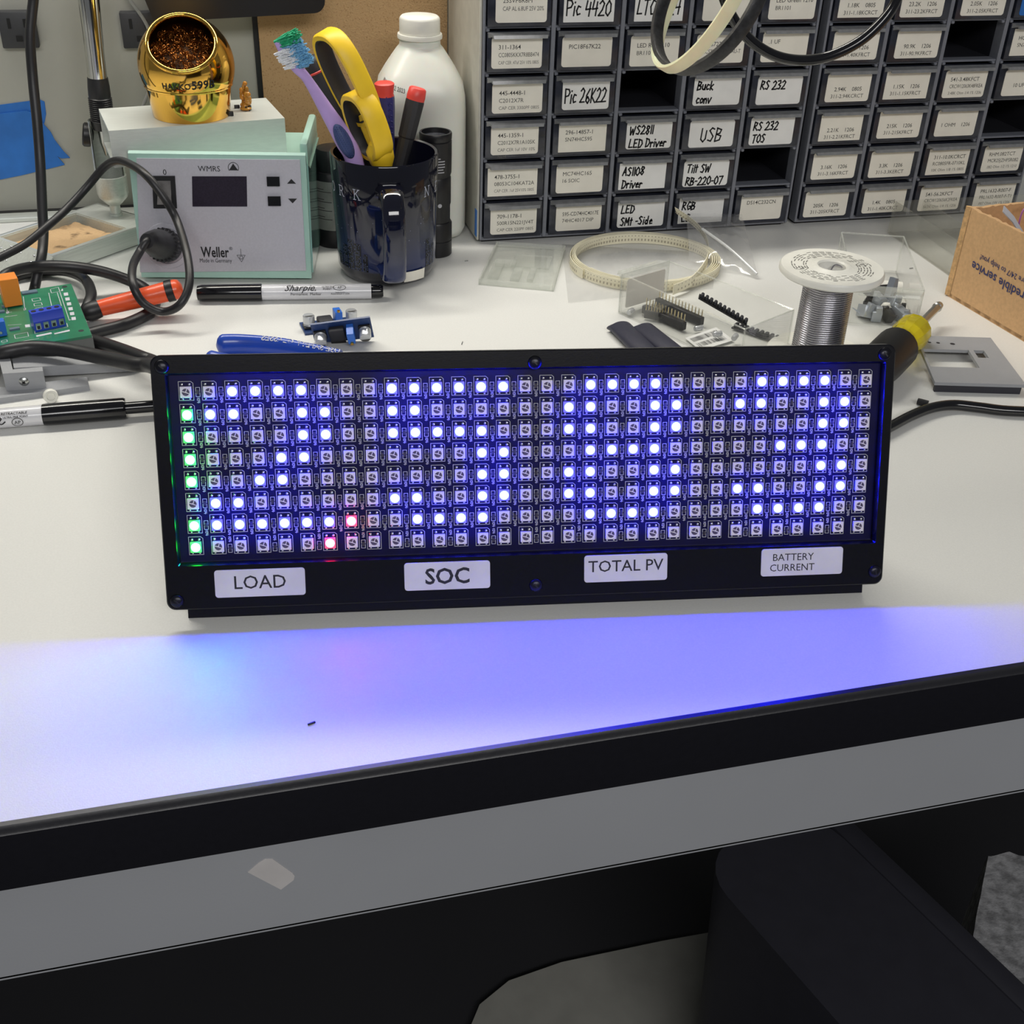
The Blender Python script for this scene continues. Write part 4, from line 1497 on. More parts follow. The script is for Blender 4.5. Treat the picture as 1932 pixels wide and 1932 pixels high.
for k in range(6):
    w_ = (0.004, 0.0075, 0.0075, 0.0075, 0.0062, 0.0070)[k]
    b.flat(ribbon2d([[(-0.004 + x, 0.079 - 0.0021 * k) for x in [w_ * i / 6 for i in range(7)]]], 0.0008), lambda a, d: V((0.01268 * math.cos(phf + 0.28 + a / 0.0125), 0.01268 * math.sin(phf + 0.28 + a / 0.0125), d)))
b.flat(([(0.0016 * math.cos(2 * math.pi * k / 18), 0.0016 * math.sin(2 * math.pi * k / 18)) for k in range(18)], [tuple(range(18))]), lambda a, d: V((0.0123 * math.cos(phf + 0.26 + a / 0.012), 0.0123 * math.sin(phf + 0.26 + a / 0.012), 0.0425 + 0.0 + d)))
obj('printed_marks', b, mat('white_print', (190, 190, 196), 0.5), fb, smooth=False, normals=False)

cc = V((0.0995, 0.932, 0))
can = thing('spray_can', 'black capped can with grey label between station and mug', 'can', cc)
b = B()
b.lathe([(0, 0), (0.0165, 0), (0.0172, 0.001), (0.0172, 0.058), (0.0155, 0.0605), (0, 0.0605)], 32, caps=False)
obj('body', b, M_black, can)
b = B()
b.lathe([(0.0174, 0.015), (0.0174, 0.054)], 32, caps=False)
lb = obj('label', b, M_canlabel, can)
b = B()
b.lathe([(0.0165, 0.0600), (0.0150, 0.0605), (0.0150, 0.071), (0.0125, 0.0765), (0.004, 0.078), (0, 0.078)], 32, caps=False)
obj('cap', b, M_black, can)
phk = math.atan2(-cc.y, -cc.x)
b = B()
for k, z in enumerate((0.046, 0.038, 0.031, 0.024)):
    b.flat(ribbon2d([[(-0.020 + 0.002 * q_, 0) for q_ in range(7)], [(-0.020 + 0.002 * q_, 0.002) for q_ in range(4)]], 0.0006), lambda a, d, z=z: V((0.01752 * math.cos(phk + a / 0.0172 + 0.3), 0.01752 * math.sin(phk + a / 0.0172 + 0.3), z + d)))
obj('label_print', b, M_inkl, lb, smooth=False, normals=False)

bc = V((0.1792, 0.990, 0))
bc = V((on_y(793.5, 200, 0.953).x, 0.953, 0))
bot = thing('plastic_bottle', 'milky white plastic bottle with ribbed screw cap', 'bottle', bc, (0, 0, rad(-6)))
bot.scale = (0.955, 0.955, on_y(792, 29, 0.953).z / 0.1622)


def sq(r, z, e=0.55, n=64):
    out = []
    for k in range(n):
        a = 2 * math.pi * k / n
        c_, s_ = math.cos(a), math.sin(a)
        out.append(V((r * math.copysign(abs(c_) ** e, c_), r * math.copysign(abs(s_) ** e, s_), z)))
    return out


bw = 0.0368
b = B()
prof = [(0.030, 0.0, .6), (0.0345, 0.002, .55), (bw, 0.008, .5), (bw, 0.05, .48), (bw * 0.995, 0.098, .5), (bw * 0.985, 0.108, .55), (0.0345, 0.117, .62), (0.029, 0.126, .72), (0.023, 0.1345, .85), (0.0192, 0.1395, .95), (0.0172, 0.1415, 1.0), (0.0168, 0.1425, 1), (0.0166, 0.1465, 1)]
b.loft([sq(r, z, e) for r, z, e in prof])
bb = obj('body', b, M_hdpe, bot, ang=50)
b = B()
b.lathe([(0.016, 0.1462), (0.0182, 0.1466), (0.0184, 0.1482), (0.0180, 0.1498), (0.016, 0.15)], 40)
obj('neck_ring', b, M_white, bot)
b = B()
n = 120
secs = []
for z, r in ((0.150, 0.0163), (0.1506, 0.0166), (0.1600, 0.0164), (0.1612, 0.0158), (0.1622, 0.0146)):
    secs.append([V(((r - (0.00025 if k % 2 and 0.1505 < z < 0.1605 else 0)) * math.cos(2 * math.pi * k / n), (r - (0.00025 if k % 2 and 0.1505 < z < 0.1605 else 0)) * math.sin(2 * math.pi * k / n), z)) for k in range(n)])
b.loft(secs)
obj('screw_cap', b, M_white, bot, ang=60)
b = B()
R3 = Matrix.Rotation(rad(-6), 3, 'Z').inverted()


def botfn(a, d):
    # on the left front shoulder edge
    ph = rad(-104) + a / 0.036
    z = 0.1115 + d - a * 0.22
    f = 0
    for (r0, z0, e0), (r1, z1, e1) in zip(prof, prof[1:]):
        if z0 <= z <= z1:
            f = (z - z0) / (z1 - z0)
            r, e_ = r0 + (r1 - r0) * f, e0 + (e1 - e0) * f
    c_, s_ = math.cos(ph), math.sin(ph)
    # invert the superellipse parametrisation by direction
    k = (abs(c_) ** (2 / e_) + abs(s_) ** (2 / e_)) ** (-e_ / 2)
    return V((c_ * k * r * 1.006, s_ * k * r * 1.006 - 0.0002, z))


b.flat(text2d('081916 09:02 2023', 0.0044, 0.006, maxw=0.024, align='CENTER'), lambda a, d: botfn(a - 0.018, d + 0.0025))
b.flat(text2d('30 1701 5', 0.0044, 0.006, maxw=0.014, align='CENTER'), lambda a, d: botfn(a - 0.021, d - 0.0015))
obj('date_code', b, M_inkl, bb, smooth=False, normals=False)

# ================================================================== IRON STAND, IRON, WALL THINGS
IZ = 0.0145
ca_, cb_, cc_, cd_ = on_z(0, 447, IZ), on_z(143, 405, IZ), on_z(230, 433, IZ), on_z(87, 487, IZ)
e1 = ((cb_ - ca_) + (cc_ - cd_)).normalized()
e2 = V((e1.y, -e1.x, 0))
TL_ = ((cb_ - ca_).dot(e1) + (cc_ - cd_).dot(e1)) / 2
TW_ = ((cd_ - ca_).dot(e2) + (cc_ - cb_).dot(e2)) / 2
so_ = V((ca_.x, ca_.y, 0))
stand = thing('iron_stand', 'bent aluminium soldering iron stand with tan sponge tray and holder', 'iron stand', so_, (0, 0, math.atan2(e1.y, e1.x)))
SNI = (Matrix.Translation(so_) @ Matrix.Rotation(math.atan2(e1.y, e1.x), 4, 'Z')).inverted()
# local frame: x along e1, y away from e2
b = B()
XE = TL_ + 0.026
us = [-0.003, 0.0, TL_, XE]
vs = [0.004, 0.0, -TW_, -TW_ - 0.005]
b.cells(us, vs, {(1, 1)}, lambda u, v: V((u, v, IZ)), (0, 0, -0.0015))
b.box((XE / 2 - 0.0015, -TW_ - 0.0052, IZ / 2 + 0.0005), (XE + 0.003, 0.0015, IZ - 0.001))
b.box((XE / 2 - 0.0015, 0.0042, IZ / 2 + 0.0005), (XE + 0.003, 0.0015, IZ - 0.001))
b.box((XE, -TW_ / 2, IZ / 2 + 0.0005), (0.0015, TW_ + 0.010, IZ - 0.001))
b.loft([[V((-0.003, y, IZ)), V((-0.022, y, 0.0006)), V((-0.022, y, 0.0)), V((-0.003, y, IZ - 0.0015))] for y in (0.005, -TW_ - 0.006)])
b.box((TL_ / 2, -TW_ / 2, 0.001), (TL_ + 0.002, TW_ + 0.002, 0.002))
for x, y in ((0, -TW_ / 2), (TL_, -TW_ / 2)):
    b.box((x, y, IZ / 2), (0.0012, TW_, IZ - 0.002))
for y in (0, -TW_):
    b.box((TL_ / 2, y, IZ / 2), (TL_, 0.0012, IZ - 0.002))
obj('frame', b, M_alu, stand, ang=25)
b = B()
n = 36
gx = []
for i in range(n + 1):
    row = []
    for j in range(n + 1):
        x, y = 0.003 + (TL_ - 0.006) * i / n, -0.003 - (TW_ - 0.006) * j / n
        k = noise.noise(V((x, y, 0)) * 130) * 0.0011 + noise.noise(V((x, y, 3)) * 420) * 0.0006
        edge = min(i, n - i, j, n - j)
        z = 0.0095 + k - (0.0045 if edge == 0 else 0.0012 if edge == 1 else 0) - (0.0025 if edge == 0 else 0)
        row.append(V((x, y, z)))
    gx.append(row)
b.loft(gx, closed=False, caps=False)
b.box((TL_ / 2, -TW_ / 2, 0.0035), (TL_ - 0.006, TW_ - 0.006, 0.003))
obj('sponge', b, M_sponge, stand, ang=80)
b = B()
for k in range(16):
    p = SNI @ on_z(random.uniform(10, 75), random.uniform(468, 500), 0.006)
    p.x = random.uniform(-0.019, -0.005)
    p.z = 0.0012 + (p.x + 0.022) / 0.019 * (IZ - 0.001)
    b.ball(p, random.uniform(0.0005, 0.0013), 6, (1, 1, 0.5))
obj('solder_splashes', b, M_solder, stand)
hb = SNI @ on_z(219, 405, IZ)
hy = on_z(219, 405, IZ).y
htop = SNI @ on_y(193, 226, hy)
hdir = (htop - hb)
hl = hdir.length
b = B()
b.axis(hb, htop, [(0.0052, 0), (0.0052, 0.02), (0.0042, 0.025), (0.0042, 0.11), (0.0062, 0.13), (0.0112, 0.20), (0.0122, 0.24), (0.0122, 0.43), (0.0108, 0.43), (0.0104, 0.26)], 28, caps=False)
Qh = hdir.to_track_quat('Z', 'Y').to_matrix()
tw_ = math.atan2(*(lambda q: (q.y, q.x))((Qh.inverted() @ (SNI.to_3x3() @ (V((0, 0, H)) - on_y(205, 300, hy)))).normalized()))
for r0 in (0.0118, 0.0106):
    secs = []
    for t in (0.43, 0.6, 0.8, 1.0):
        half = rad(118 - 10 * (t - 0.43))
        secs.append([hb + hdir * t + Qh @ V((r0 * (1 - 0.12 * (t - 0.43)) * math.cos(tw_ + math.pi + half * (k / 9 - 1)), r0 * (1 - 0.12 * (t - 0.43)) * math.sin(tw_ + math.pi + half * (k / 9 - 1)), 0)) for k in range(19)])
    b.loft(secs, closed=False, caps=False)
obj('holder', b, M_alu, stand, ang=35)
b = B()
kc = SNI @ on_y(171, 255, hy + 0.006)
kd_ = SNI @ on_y(156, 253, hy + 0.006)
b.axis(kc, kd_, [(0.0030, -0.4), (0.0088, 0), (0.0092, 0.3), (0.0092, 0.8), (0.008, 1.0)], 24)
obj('clamp_knob', b, M_black, stand)
b = B()
p_ = SNI @ on_z(258, 438, 0.007)
b.cyl((p_.x, -TW_ - 0.0052, 0.0075), (p_.x, -TW_ - 0.0064, 0.0075), 0.0028, 16)
obj('screw_hole', b, M_black, stand)

ir0, ir1 = on_y(197, 250, hy), on_y(160, -40, hy)
iron = thing('soldering_iron', 'chrome soldering iron with black ribbed grip standing in its holder', 'soldering iron', ir0)
g0, g1 = on_y(194, 231, hy) - ir0, on_y(184, 146, hy) - ir0
b = B()
pr = [(0.0080, -0.15), (0.0088, 0.0)]
for k in range(12):
    f = 0.05 + 0.045 * k
    pr += [(0.0090, f), (0.0082, f + 0.022)]
pr += [(0.0084, 0.62), (0.0082, 0.8), (0.0076, 1.0), (0.006, 1.0)]
b.axis(g0, g1, pr, 28)
obj('grip', b, M_rubber, iron, ang=40)
b = B()
c0_, c1_ = on_y(184, 147, hy) - ir0, on_y(163, -40, hy) - ir0
b.axis(c0_, c1_, [(0.0072, 0), (0.0070, 0.2), (0.0072, 0.5), (0.0080, 0.9), (0.0080, 1.0)], 28)
obj('barrel', b, M_chrome, iron)
b = B()
b.axis(g0 + (g0 - g1) * 0.15, g0 + (g0 - g1) * 0.75, [(0.0045, 0), (0.004, 0.5), (0.0012, 1.0)], 16)
obj('tip', b, M_steel, iron)

# outlets
M_slot = mat('black_slot', (8, 8, 9), 0.7)
M_outlet = mat('charcoal_outlet', (52, 53, 56), 0.5, ns=300, bump=0.05)
for k, (q, lbl) in enumerate(((((0, 18), (66, 16), (78, 87), (10, 88)), 'black wall outlet behind the hanging black cable'), (((223, 20), (293, 19), (302, 86), (232, 87)), 'black wall outlet partly hidden by the gold tip cleaner'))):
    P = [on_y(u, v, YW) for u, v in q]
    c = sum(P, V()) / 4
    c.y = YW
    if k == 0:
        c.x -= 0.001
    ol = thing('wall_outlet', lbl, 'outlet', c, group='black wall outlets')
    hw = 0.0135
    b = B()
    b.box((0, -0.0045, 0), (2 * hw, 0.009, 2 * hw), bev=0.001)
    obj('faceplate', b, M_outlet, ol)
    for x, z, sx, sz in ((-0.0058, 0.0050, 0.0018, 0.0075), (0.0058, 0.0050, 0.0018, 0.0062)):
        b = B()
        b.box((x, -0.0092, z), (sx * 1.3, 0.0006, sz))
        obj('slot', b, M_slot, ol)
    b = B()
    b.box((0, -0.0092, -0.0062), (0.0048, 0.0006, 0.0042))
    obj('ground_hole', b, M_slot, ol)

# blue tape sheets on the wall
tape = thing('masking_tape', 'torn blue masking tape stuck on the grey wall', 'tape', on_y(50, 260, YW))
o = on_y(50, 260, YW)
for k, q in enumerate(([(-60, 215), (0, 198), (75, 188), (84, 192), (87, 215), (84, 232), (60, 250), (-60, 260)], [(-60, 230), (0, 215), (50, 209), (66, 215), (96, 250), (103, 264), (120, 286), (132, 298), (116, 299), (108, 295), (122, 311), (90, 319), (40, 331), (0, 339), (-60, 352)])):
    b = B()
    P = [on_y(u, v, YW - 0.0006 - 0.0014 * k) - o for u, v in q]
    b.prism(P, V((0, 0, 0)), V((0, 0.0012, 0)))
    obj('tape_piece', b, M_tapeblue, tape, smooth=False)

# black screen mounted on the wall
MY = YW - 0.045
b = B()
b.box((on_y(291, 42, MY).x + 0.008, YW - 0.004, 0.35), (0.02, 0.0078, 0.1))
zb_m = on_y(600, 25, MY).z
xl, xr = on_y(291, 42, MY).x, on_y(613, 0, MY).x
zl = on_y(291, 42, MY).z
rr = 0.009
prof = [(xl, zl)] + [(xr - rr + rr * math.sin(rad(a)), zb_m + rr - rr * math.cos(rad(a))) for a in range(0, 91, 15)] + [(xr, 0.42), (xl - 0.012, 0.42), (xl - 0.006, zl + 0.020)]
b.prism([V((x, MY, z)) for x, z in prof], V((0, 0, 0)), V((0, 0.036, 0)))
recentre(single('monitor', b, M_black, 'black monitor bottom edge on the wall above the gold tip cleaner', 'monitor', ang=30))

# thin grey wire by the right outlet
b = B()
yw_ = YW - 0.012
b.tube([on_y(238, -10, yw_), on_y(252, 10, yw_), on_y(268, 32, yw_), on_y(279, 52, yw_), on_y(285, 75, yw_), on_y(290, 120, yw_), on_y(283, 165, yw_), on_y(271, 198, yw_), on_y(262, 230, yw_), on_y(262, 300, yw_), on_z(262, 395, 0.0015)], 0.0014, 8, 6)
recentre(single('thin_wire', b, mat('grey_wire_jacket', (150, 150, 146), 0.35), 'thin grey wire running behind the gold tip cleaner', 'wire'))

# hanging black cable on the left
b = B()
yh = 0.90
pts = [on_y(66, -30, yh + 0.05), on_y(63, 0, yh + 0.05), on_y(57, 70, yh + 0.045), on_y(62, 150, yh + 0.04), on_y(70, 230, yh + 0.03), on_y(76, 310, yh + 0.02), on_y(80, 400, yh), on_y(82, 440, yh - 0.01), on_y(79, 480, yh - 0.03), on_z(71, 515, 0.016), on_z(64, 548, 0.006), on_z(52, 575, 0.004)]
b.tube(pts, 0.0036, 12, 7)
recentre(single('power_cable', b, M_rubber, 'straight black cable hanging in front of the blue tape', 'cable'))

# loop of cable on the bench behind the green board
b = B()
b.tube([on_z(-60, 560, 0.012), on_z(-20, 540, 0.014), on_z(20, 514, 0.018), on_z(70, 503, 0.024), on_z(130, 503, 0.024), on_z(190, 512, 0.018), on_z(245, 530, 0.009), on_z(278, 548, 0.0045), on_z(293, 570, 0.0045), on_z(278, 592, 0.0045), on_z(235, 612, 0.0045), on_z(190, 624, 0.0045), on_z(150, 634, 0.0045), on_z(90, 645, 0.0045)], 0.0040, 12, 7)
recentre(single('coiled_cable', b, M_rubber, 'black cable looping behind the green board and under the orange handle', 'cable'))

# orange handled tool with its own cord
oa, ob_ = on_z(187, 582, 0.0095), on_z(344, 543, 0.0205)
hand = thing('heat_pencil', 'orange handled soldering pencil with black band lying behind the green board', 'soldering tool', V((oa.x, oa.y, 0)))
o = V((oa.x, oa.y, 0))
dv = (ob_ - oa)
b = B()
b.axis(oa - o, ob_ - o, [(0.0055, 0), (0.0058, 0.1), (0.0066, 0.5), (0.0070, 0.80), (0.0070, 0.93), (0.0062, 0.97), (0.003, 1.0)], 24)
obj('handle', b, M_orange2, hand, ang=50)
b = B()
b.axis(oa + dv * 0.80 - o, oa + dv * 0.90 - o, [(0.0066, 0), (0.0076, 0.1), (0.0076, 0.9), (0.0066, 1.0)], 24)
obj('rubber_band', b, M_black, hand)
b = B()
p2 = on_z(158, 592, 0.0075)
b.axis(oa + dv * 0.005 - o, p2 - o, [(0.0062, 0), (0.0066, 0.3), (0.0066, 0.7), (0.0050, 1.0)], 20)
obj('strain_relief', b, M_rubber, hand)
b = B()
b.tube([p - o for p in (p2 + (oa - p2) * 0.3, p2, on_z(166, 575, 0.012), on_z(172, 552, 0.014), on_z(160, 527, 0.012), on_z(130, 513, 0.008), on_z(90, 510, 0.006), on_z(45, 517, 0.005), on_z(10, 530, 0.004), on_z(-30, 550, 0.004))], 0.0038, 12, 7)
obj('cord', b, M_rubber, hand)

# ================================================================== GREEN CONTROL BOARD
gz = 0.020
g_tl, g_tr, g_br, g_bl = on_z(-40, 562, gz), on_z(134, 535, gz), on_z(173, 632, gz), on_z(-40, 668, gz)
gcn = (g_tl + g_tr + g_br + g_bl) / 4
gr = thing('control_board', 'green circuit board with orange relay and blue terminals on a grey base', 'circuit board', V((gcn.x, gcn.y, 0)))
o = V((gcn.x, gcn.y, 0))
gq = [p - o for p in (g_bl, g_br, g_tr, g_tl)]


def gb_pt(u, v, z=gz):
    return on_z(u, v, z) - o


b = B()
b.prism([V((p.x, p.y, 0)) for p in gq], V((0, 0, gz - 0.0018)), V((0, 0, gz)))
brd = obj('board', b, M_green, gr)
b = B()
b.prism([V((p.x, p.y, 0)) for p in gq], V((0.0004, 0.0004, 0.0096)), V((0.0004, 0.0004, gz - 0.0019)))
obj('base_tray', b, mat('dark_grey_tray', (112, 114, 112), 0.5), gr)
for p in gq:
    b = B()
    q = p * 0.86
    b.cyl((q.x, q.y, 0), (q.x, q.y, 0.0098), 0.004, 16)
    obj('standoff', b, M_black, gr)
b = B()
GZ = gz + 0.0001


def pxline(b, strokes, w_):
    st = [[tuple(gb_pt(u, v).xy) for u, v in k] for k in strokes]
    b.flat(ribbon2d(st, w_), lambda a, d: V((a, d, GZ)))


pxline(b, [[(92, 553), (98, 580)], [(113, 551), (131, 605), (134, 603)], [(108, 552), (116, 577)], [(60, 564), (75, 562), (77, 567), (62, 569), (60, 564)], [(64, 573), (78, 571), (80, 576), (65, 578), (64, 573)], [(66, 582), (80, 579), (82, 584)], [(95, 546), (110, 542), (113, 550), (97, 553), (95, 546)],
           [(27, 632), (52, 627), (54, 635), (29, 639), (27, 632)], [(10, 598), (32, 595)], [(15, 614), (40, 612)], [(11, 566), (14, 590), (22, 589)], [(44, 560), (47, 585)], [(65, 620), (66, 630), (128, 617), (126, 610)], [(3, 643), (13, 641), (14, 645), (3, 646), (3, 643)], [(25, 647), (73, 639)]], 0.0004)
for (u, v), n_, du, dv_ in (((124, 555), 6, 2.9, 9.2),):
    for k in range(n_):
        cu, cv = u + du * k, v + dv_ * k
        P = [gb_pt(cu - 4, cv - 2.2), gb_pt(cu + 4, cv - 3.2), gb_pt(cu + 5, cv + 2.6), gb_pt(cu - 3, cv + 3.4)]
        b.poly([V((p.x, p.y, GZ)) for p in P])
for q in ([(68, 633), (97, 627), (98, 630), (69, 636)], [(102, 629), (131, 622), (132, 625), (103, 631)], [(47, 613), (56, 612), (57, 617), (48, 618)], [(117, 545), (119, 546), (119, 549), (115, 549)], [(12, 588), (17, 587), (17, 591), (12, 592)], [(45, 582), (49, 581), (49, 585), (45, 586)]):
    b.poly([V((gb_pt(u, v).x, gb_pt(u, v).y, GZ)) for u, v in q])
obj('silkscreen', b, M_silk, brd, smooth=False, normals=False)
b = B()
for u, v in ((122, 541), (153, 624)):
    p = gb_pt(u, v)
    b.lathe([(0.0018, gz + 0.00005), (0.0, gz + 0.00012)], 20, Matrix.Translation((p.x, p.y, 0)), caps=False)
obj('mounting_holes', b, M_cavity, brd)
gyaw = math.atan2((g_tr - g_tl).y, (g_tr - g_tl).x)
Rg = Matrix.Rotation(gyaw, 3, 'Z')
# relay
ra, rb_ = gb_pt(10, 583), gb_pt(44, 577)
wd = (rb_ - ra).length
rh = 0.019
c = (ra + rb_) / 2 + Rg @ V((0, 0.006, 0))
b = B()
b.box((c.x, c.y, gz + 0.0008 + rh / 2), (wd, 0.0125, rh), Rg, bev=0.0003, seg=1)
b.mi = 1
f_ = c + Rg @ V((0, -0.0063, 0))
obj('relay', b, [M_orange, M_browncell], gr)
# terminal block
ta, tb_ = gb_pt(67, 627), gb_pt(125, 615)
wd = (tb_ - ta).length
tyaw = math.atan2((tb_ - ta).y, (tb_ - ta).x)
Rt = Matrix.Rotation(tyaw, 3, 'Z')
c = (ta + tb_) / 2 + Rt @ V((0, 0.0045, 0))
c.z = 0
b = B()
th_ = 0.0118
pr = [(-0.0045, 0), (-0.0045, 0.0066), (-0.0030, 0.0100), (-0.0026, th_), (0.0042, th_), (0.0045, 0)]
b.loft([[c + Rt @ V((x, y, 0)) + V((0, 0, gz + z)) for y, z in pr] for x in (-wd / 2, wd / 2)])
tbk = obj('terminal_block', b, M_blue, gr, ang=20)
for k in range(4):
    x = -wd / 2 + wd * (k + 0.5) / 4
    b = B()
    b.box(c + Rt @ V((x, -0.0047, 0)) + V((0, 0, gz + 0.0036)), (wd * 0.16, 0.0008, 0.0042), Rt)
    b.mi = 1
    b.box(c + Rt @ V((x, -0.0050, 0)) + V((0, 0, gz + 0.0030)), (wd * 0.09, 0.0008, 0.0020), Rt)
    obj('wire_clamp', b, [M_steel, M_cavity], tbk)
    b = B()
    b.lathe([(0.0016, gz + th_ - 0.0006), (0.0016, gz + th_ + 0.00015), (0.0, gz + th_ + 0.0002)], 14, Matrix.Translation((c + Rt @ V((x, 0.001, 0))).to_3d()), caps=False)
    obj('screw', b, M_black, tbk)
# blue trimmer at the left
p = gb_pt(-3, 634)
b = B()
b.box((p.x, p.y, gz + 0.0055), (0.0105, 0.006, 0.010), Rg, bev=0.0003, seg=1)
b.mi = 1
b.cyl(V((p.x + 0.0025, p.y - 0.003, gz + 0.0035)), V((p.x + 0.0025, p.y - 0.0036, gz + 0.0035)), 0.0009, 10)
obj('trimmer', b, [M_trim, M_steel], gr)
b = B()
for u, v, sx, sy in ((0, 590, 0.006, 0.003), (2, 605, 0.004, 0.002), (8, 580, 0.003, 0.002), (28, 622, 0.006, 0.0028), (56, 553, 0.010, 0.0045)):
    p = gb_pt(u, v)
    b.box((p.x, p.y, gz + 0.0006), (sx, sy, 0.0012), Rg)
obj('surface_chips', b, mat('grey_smd_parts', (96, 116, 132), 0.4), gr)

# ================================================================== GREY PRINTED BRACKET, WHITE BUSH, NUT, MARKERS
kz = 0.0035
k0 = on_z(20, 745, 0)
br = thing('printed_bracket', 'grey printed clamp bracket with one screw under the green board', 'bracket', V((k0.x, k0.y, 0)))
o = V((k0.x, k0.y, 0))


def kp(u, v, z):
    return on_z(u, v, z) - o


b = B()
P = [kp(-40, 757, kz), kp(168, 727, kz), kp(164, 711, kz), kp(-40, 736, kz)]
b.prism([V((p.x, p.y, 0)) for p in P], V((0, 0, 0)), V((0, 0, kz)))
obj('base_plate', b, M_grey3d, br)
b = B()
zt_ = 0.0150
P = [kp(5, 705, zt_), kp(81, 700, zt_), kp(80, 692, zt_), kp(24, 697, zt_), kp(19, 676, zt_), kp(-2, 678, zt_)]
b.prism([V((p.x, p.y, 0)) for p in P], V((0, 0, kz)), V((0, 0, zt_)))
obj('clamp_block', b, M_grey3d, br)
b = B()
A0, A1, A2, A3 = kp(26, 694, 0.0135), kp(265, 682, 0.0070), kp(261, 671, 0.0070), kp(22, 673, 0.0135)
dz = V((0, 0, -0.0066))
b.loft([[A0, A3, A3 + dz, A0 + dz], [A1, A2, A2 + dz, A1 + dz]])
obj('bar', b, M_grey3d, br)
b = B()
pn = kp(47, 713, 0.0088)
fd = ((kp(81, 700, zt_) - kp(5, 705, zt_)).normalized())
fn_ = V((fd.y, -fd.x, 0))
pa = kp(5, 705, zt_)
pn = pn + fn_ * ((pa - pn).dot(fn_))
b.axis(pn - fn_ * 0.001, pn + fn_ * 0.0013, [(0.0030, 0), (0.0030, 0.5), (0.0020, 0.9), (0, 1)], 20)
b.mi = 1
b.box(pn + fn_ * 0.0014, (0.0022, 0.0008, 0.0007), Matrix.Rotation(0.8, 3, 'Y'))
b.box(pn + fn_ * 0.0014, (0.0022, 0.0008, 0.0007), Matrix.Rotation(-0.77, 3, 'Y'))
obj('screw', b, [M_steel, M_black], br)

p = on_z(98, 759, 0)
b = B()
Mx = Matrix.Translation(p + V((0, 0, 0.0042))) @ Euler((rad(78), 0, rad(14))).to_matrix().to_4x4()
b.lathe([(0.0024, -0.0016), (0.0042, -0.0018), (0.0044, -0.0012), (0.0042, 0.0012), (0.0038, 0.0018), (0.0026, 0.0018), (0.0022, 0.0006)], 28, Mx, caps=True)
single('bush', b, M_white, 'small white plastic bush standing between bracket and marker', 'spacer')
p = on_z(244, 615, 0)
b = B()
for r0, z0, r1, z1 in ((0.0034, 0, 0.0034, 0.0022),):
    b.loft([[V((r * math.cos(rad(60 * k)), r * math.sin(rad(60 * k)), z)) for k in range(6)] for r, z in ((0.0034, 0), (0.0036, 0.0004), (0.0036, 0.0018), (0.0033, 0.0022))] + [[V((0.0018 * math.cos(rad(60 * k)), 0.0018 * math.sin(rad(60 * k)), z)) for k in range(6)] for z in (0.0022, 0)], loop=True, caps=False)
nt_ = single('hex_nut', b, M_steel, 'small bright hex nut on the bench below the orange handle', 'nut')
nt_.location = p

# capped marker in front of the station
def marker(name, label, p0, p1, prof_parts, r0, texts, tipm=None):
    d = p1 - p0
    root = thing(name, label, 'marker', V((p0.x, p0.y, 0)), (0, 0, math.atan2(d.y, d.x)))
    L_ = d.length
    parts = {}
    for nm, prof, m_ in prof_parts:
        b = B()
        b.axis(V((0, 0, r0)), V((L_, 0, r0)), prof, 28)
        parts[nm] = obj(nm, b, m_, root, ang=40)
    for s_, x, ang_, sz, bold, shear, m_ in texts:
        b = B()
        R_ = r0 * 1.012

        def fn(a, dd, x=x, ang_=ang_):
            th = rad(ang_) + dd / R_
            return V((x * L_ + a, -R_ * math.cos(th), r0 + R_ * math.sin(th)))
        if isinstance(s_, str):
            b.flat(text2d(s_, sz, bold, shear, align='CENTER'), fn)
        else:
            b.flat(ribbon2d(s_, sz), fn)
        obj('lettering', b, m_, parts['barrel'], smooth=False, normals=False)
    return root


M_mark = mat('grey_white_barrel', (214, 214, 218), 0.25, coat=0.4)
a0, a1 = on_z(371, 553, 0.0062), on_z(723, 549, 0.0062)
cross = [[(0.0045 * math.cos(rad(a)), 0.0021 * math.sin(rad(a))) for a in range(30, 400, 24)]]
marker('permanent_marker', 'capped grey and black permanent marker in front of the silver station', a0, a1,
       [('cap', [(0.003, 0.0), (0.0052, 0.006), (0.0060, 0.03), (0.0062, 0.2), (0.0063, 0.345), (0.0058, 0.348)], M_blackgloss), ('barrel', [(0.0052, 0.34), (0.0055, 0.346), (0.0056, 0.36), (0.0056, 0.935), (0.0052, 0.935)], M_mark),
        ('end_plug', [(0.0045, 0.93), (0.0048, 0.938), (0.0047, 0.99), (0.0040, 1.0)], M_blackgloss)], 0.0062,
       [('Sharpie.', 0.555, 52, 0.0072, 0.006, 0.45, M_ink), ('Permanent  Marker', 0.585, 8, 0.0028, 0.004, 0, M_ink), ('ULTRA FINE', 0.704, 56, 0.0017, 0.004, 0, M_ink), ('POINT', 0.70, 40, 0.0021, 0.006, 0, M_ink), ('AP', 0.765, 50, 0.0026, 0.004, 0, M_ink), (cross, 0.765, 50, 0.00035, 0, 0, M_ink), ('sanford.com', 0.768, 18, 0.0014, 0, 0, M_ink), ('Assembled in USA', 0.768, 8, 0.0018, 0.003, 0, M_ink)])
b0, b1 = on_z(-60, 794, 0.0064), on_z(330, 763, 0.0064)
Lm = (b1 - b0).length
fx_ = lambda u: (on_z(u, 794 - (u + 60) * 31 / 390, 0.0064) - b0).length / Lm
f1_, f2_ = fx_(81), fx_(238)
ell = [[(0.0030 * math.cos(rad(a)), 0.0026 * math.sin(rad(a))) for a in range(0, 361, 24)]]
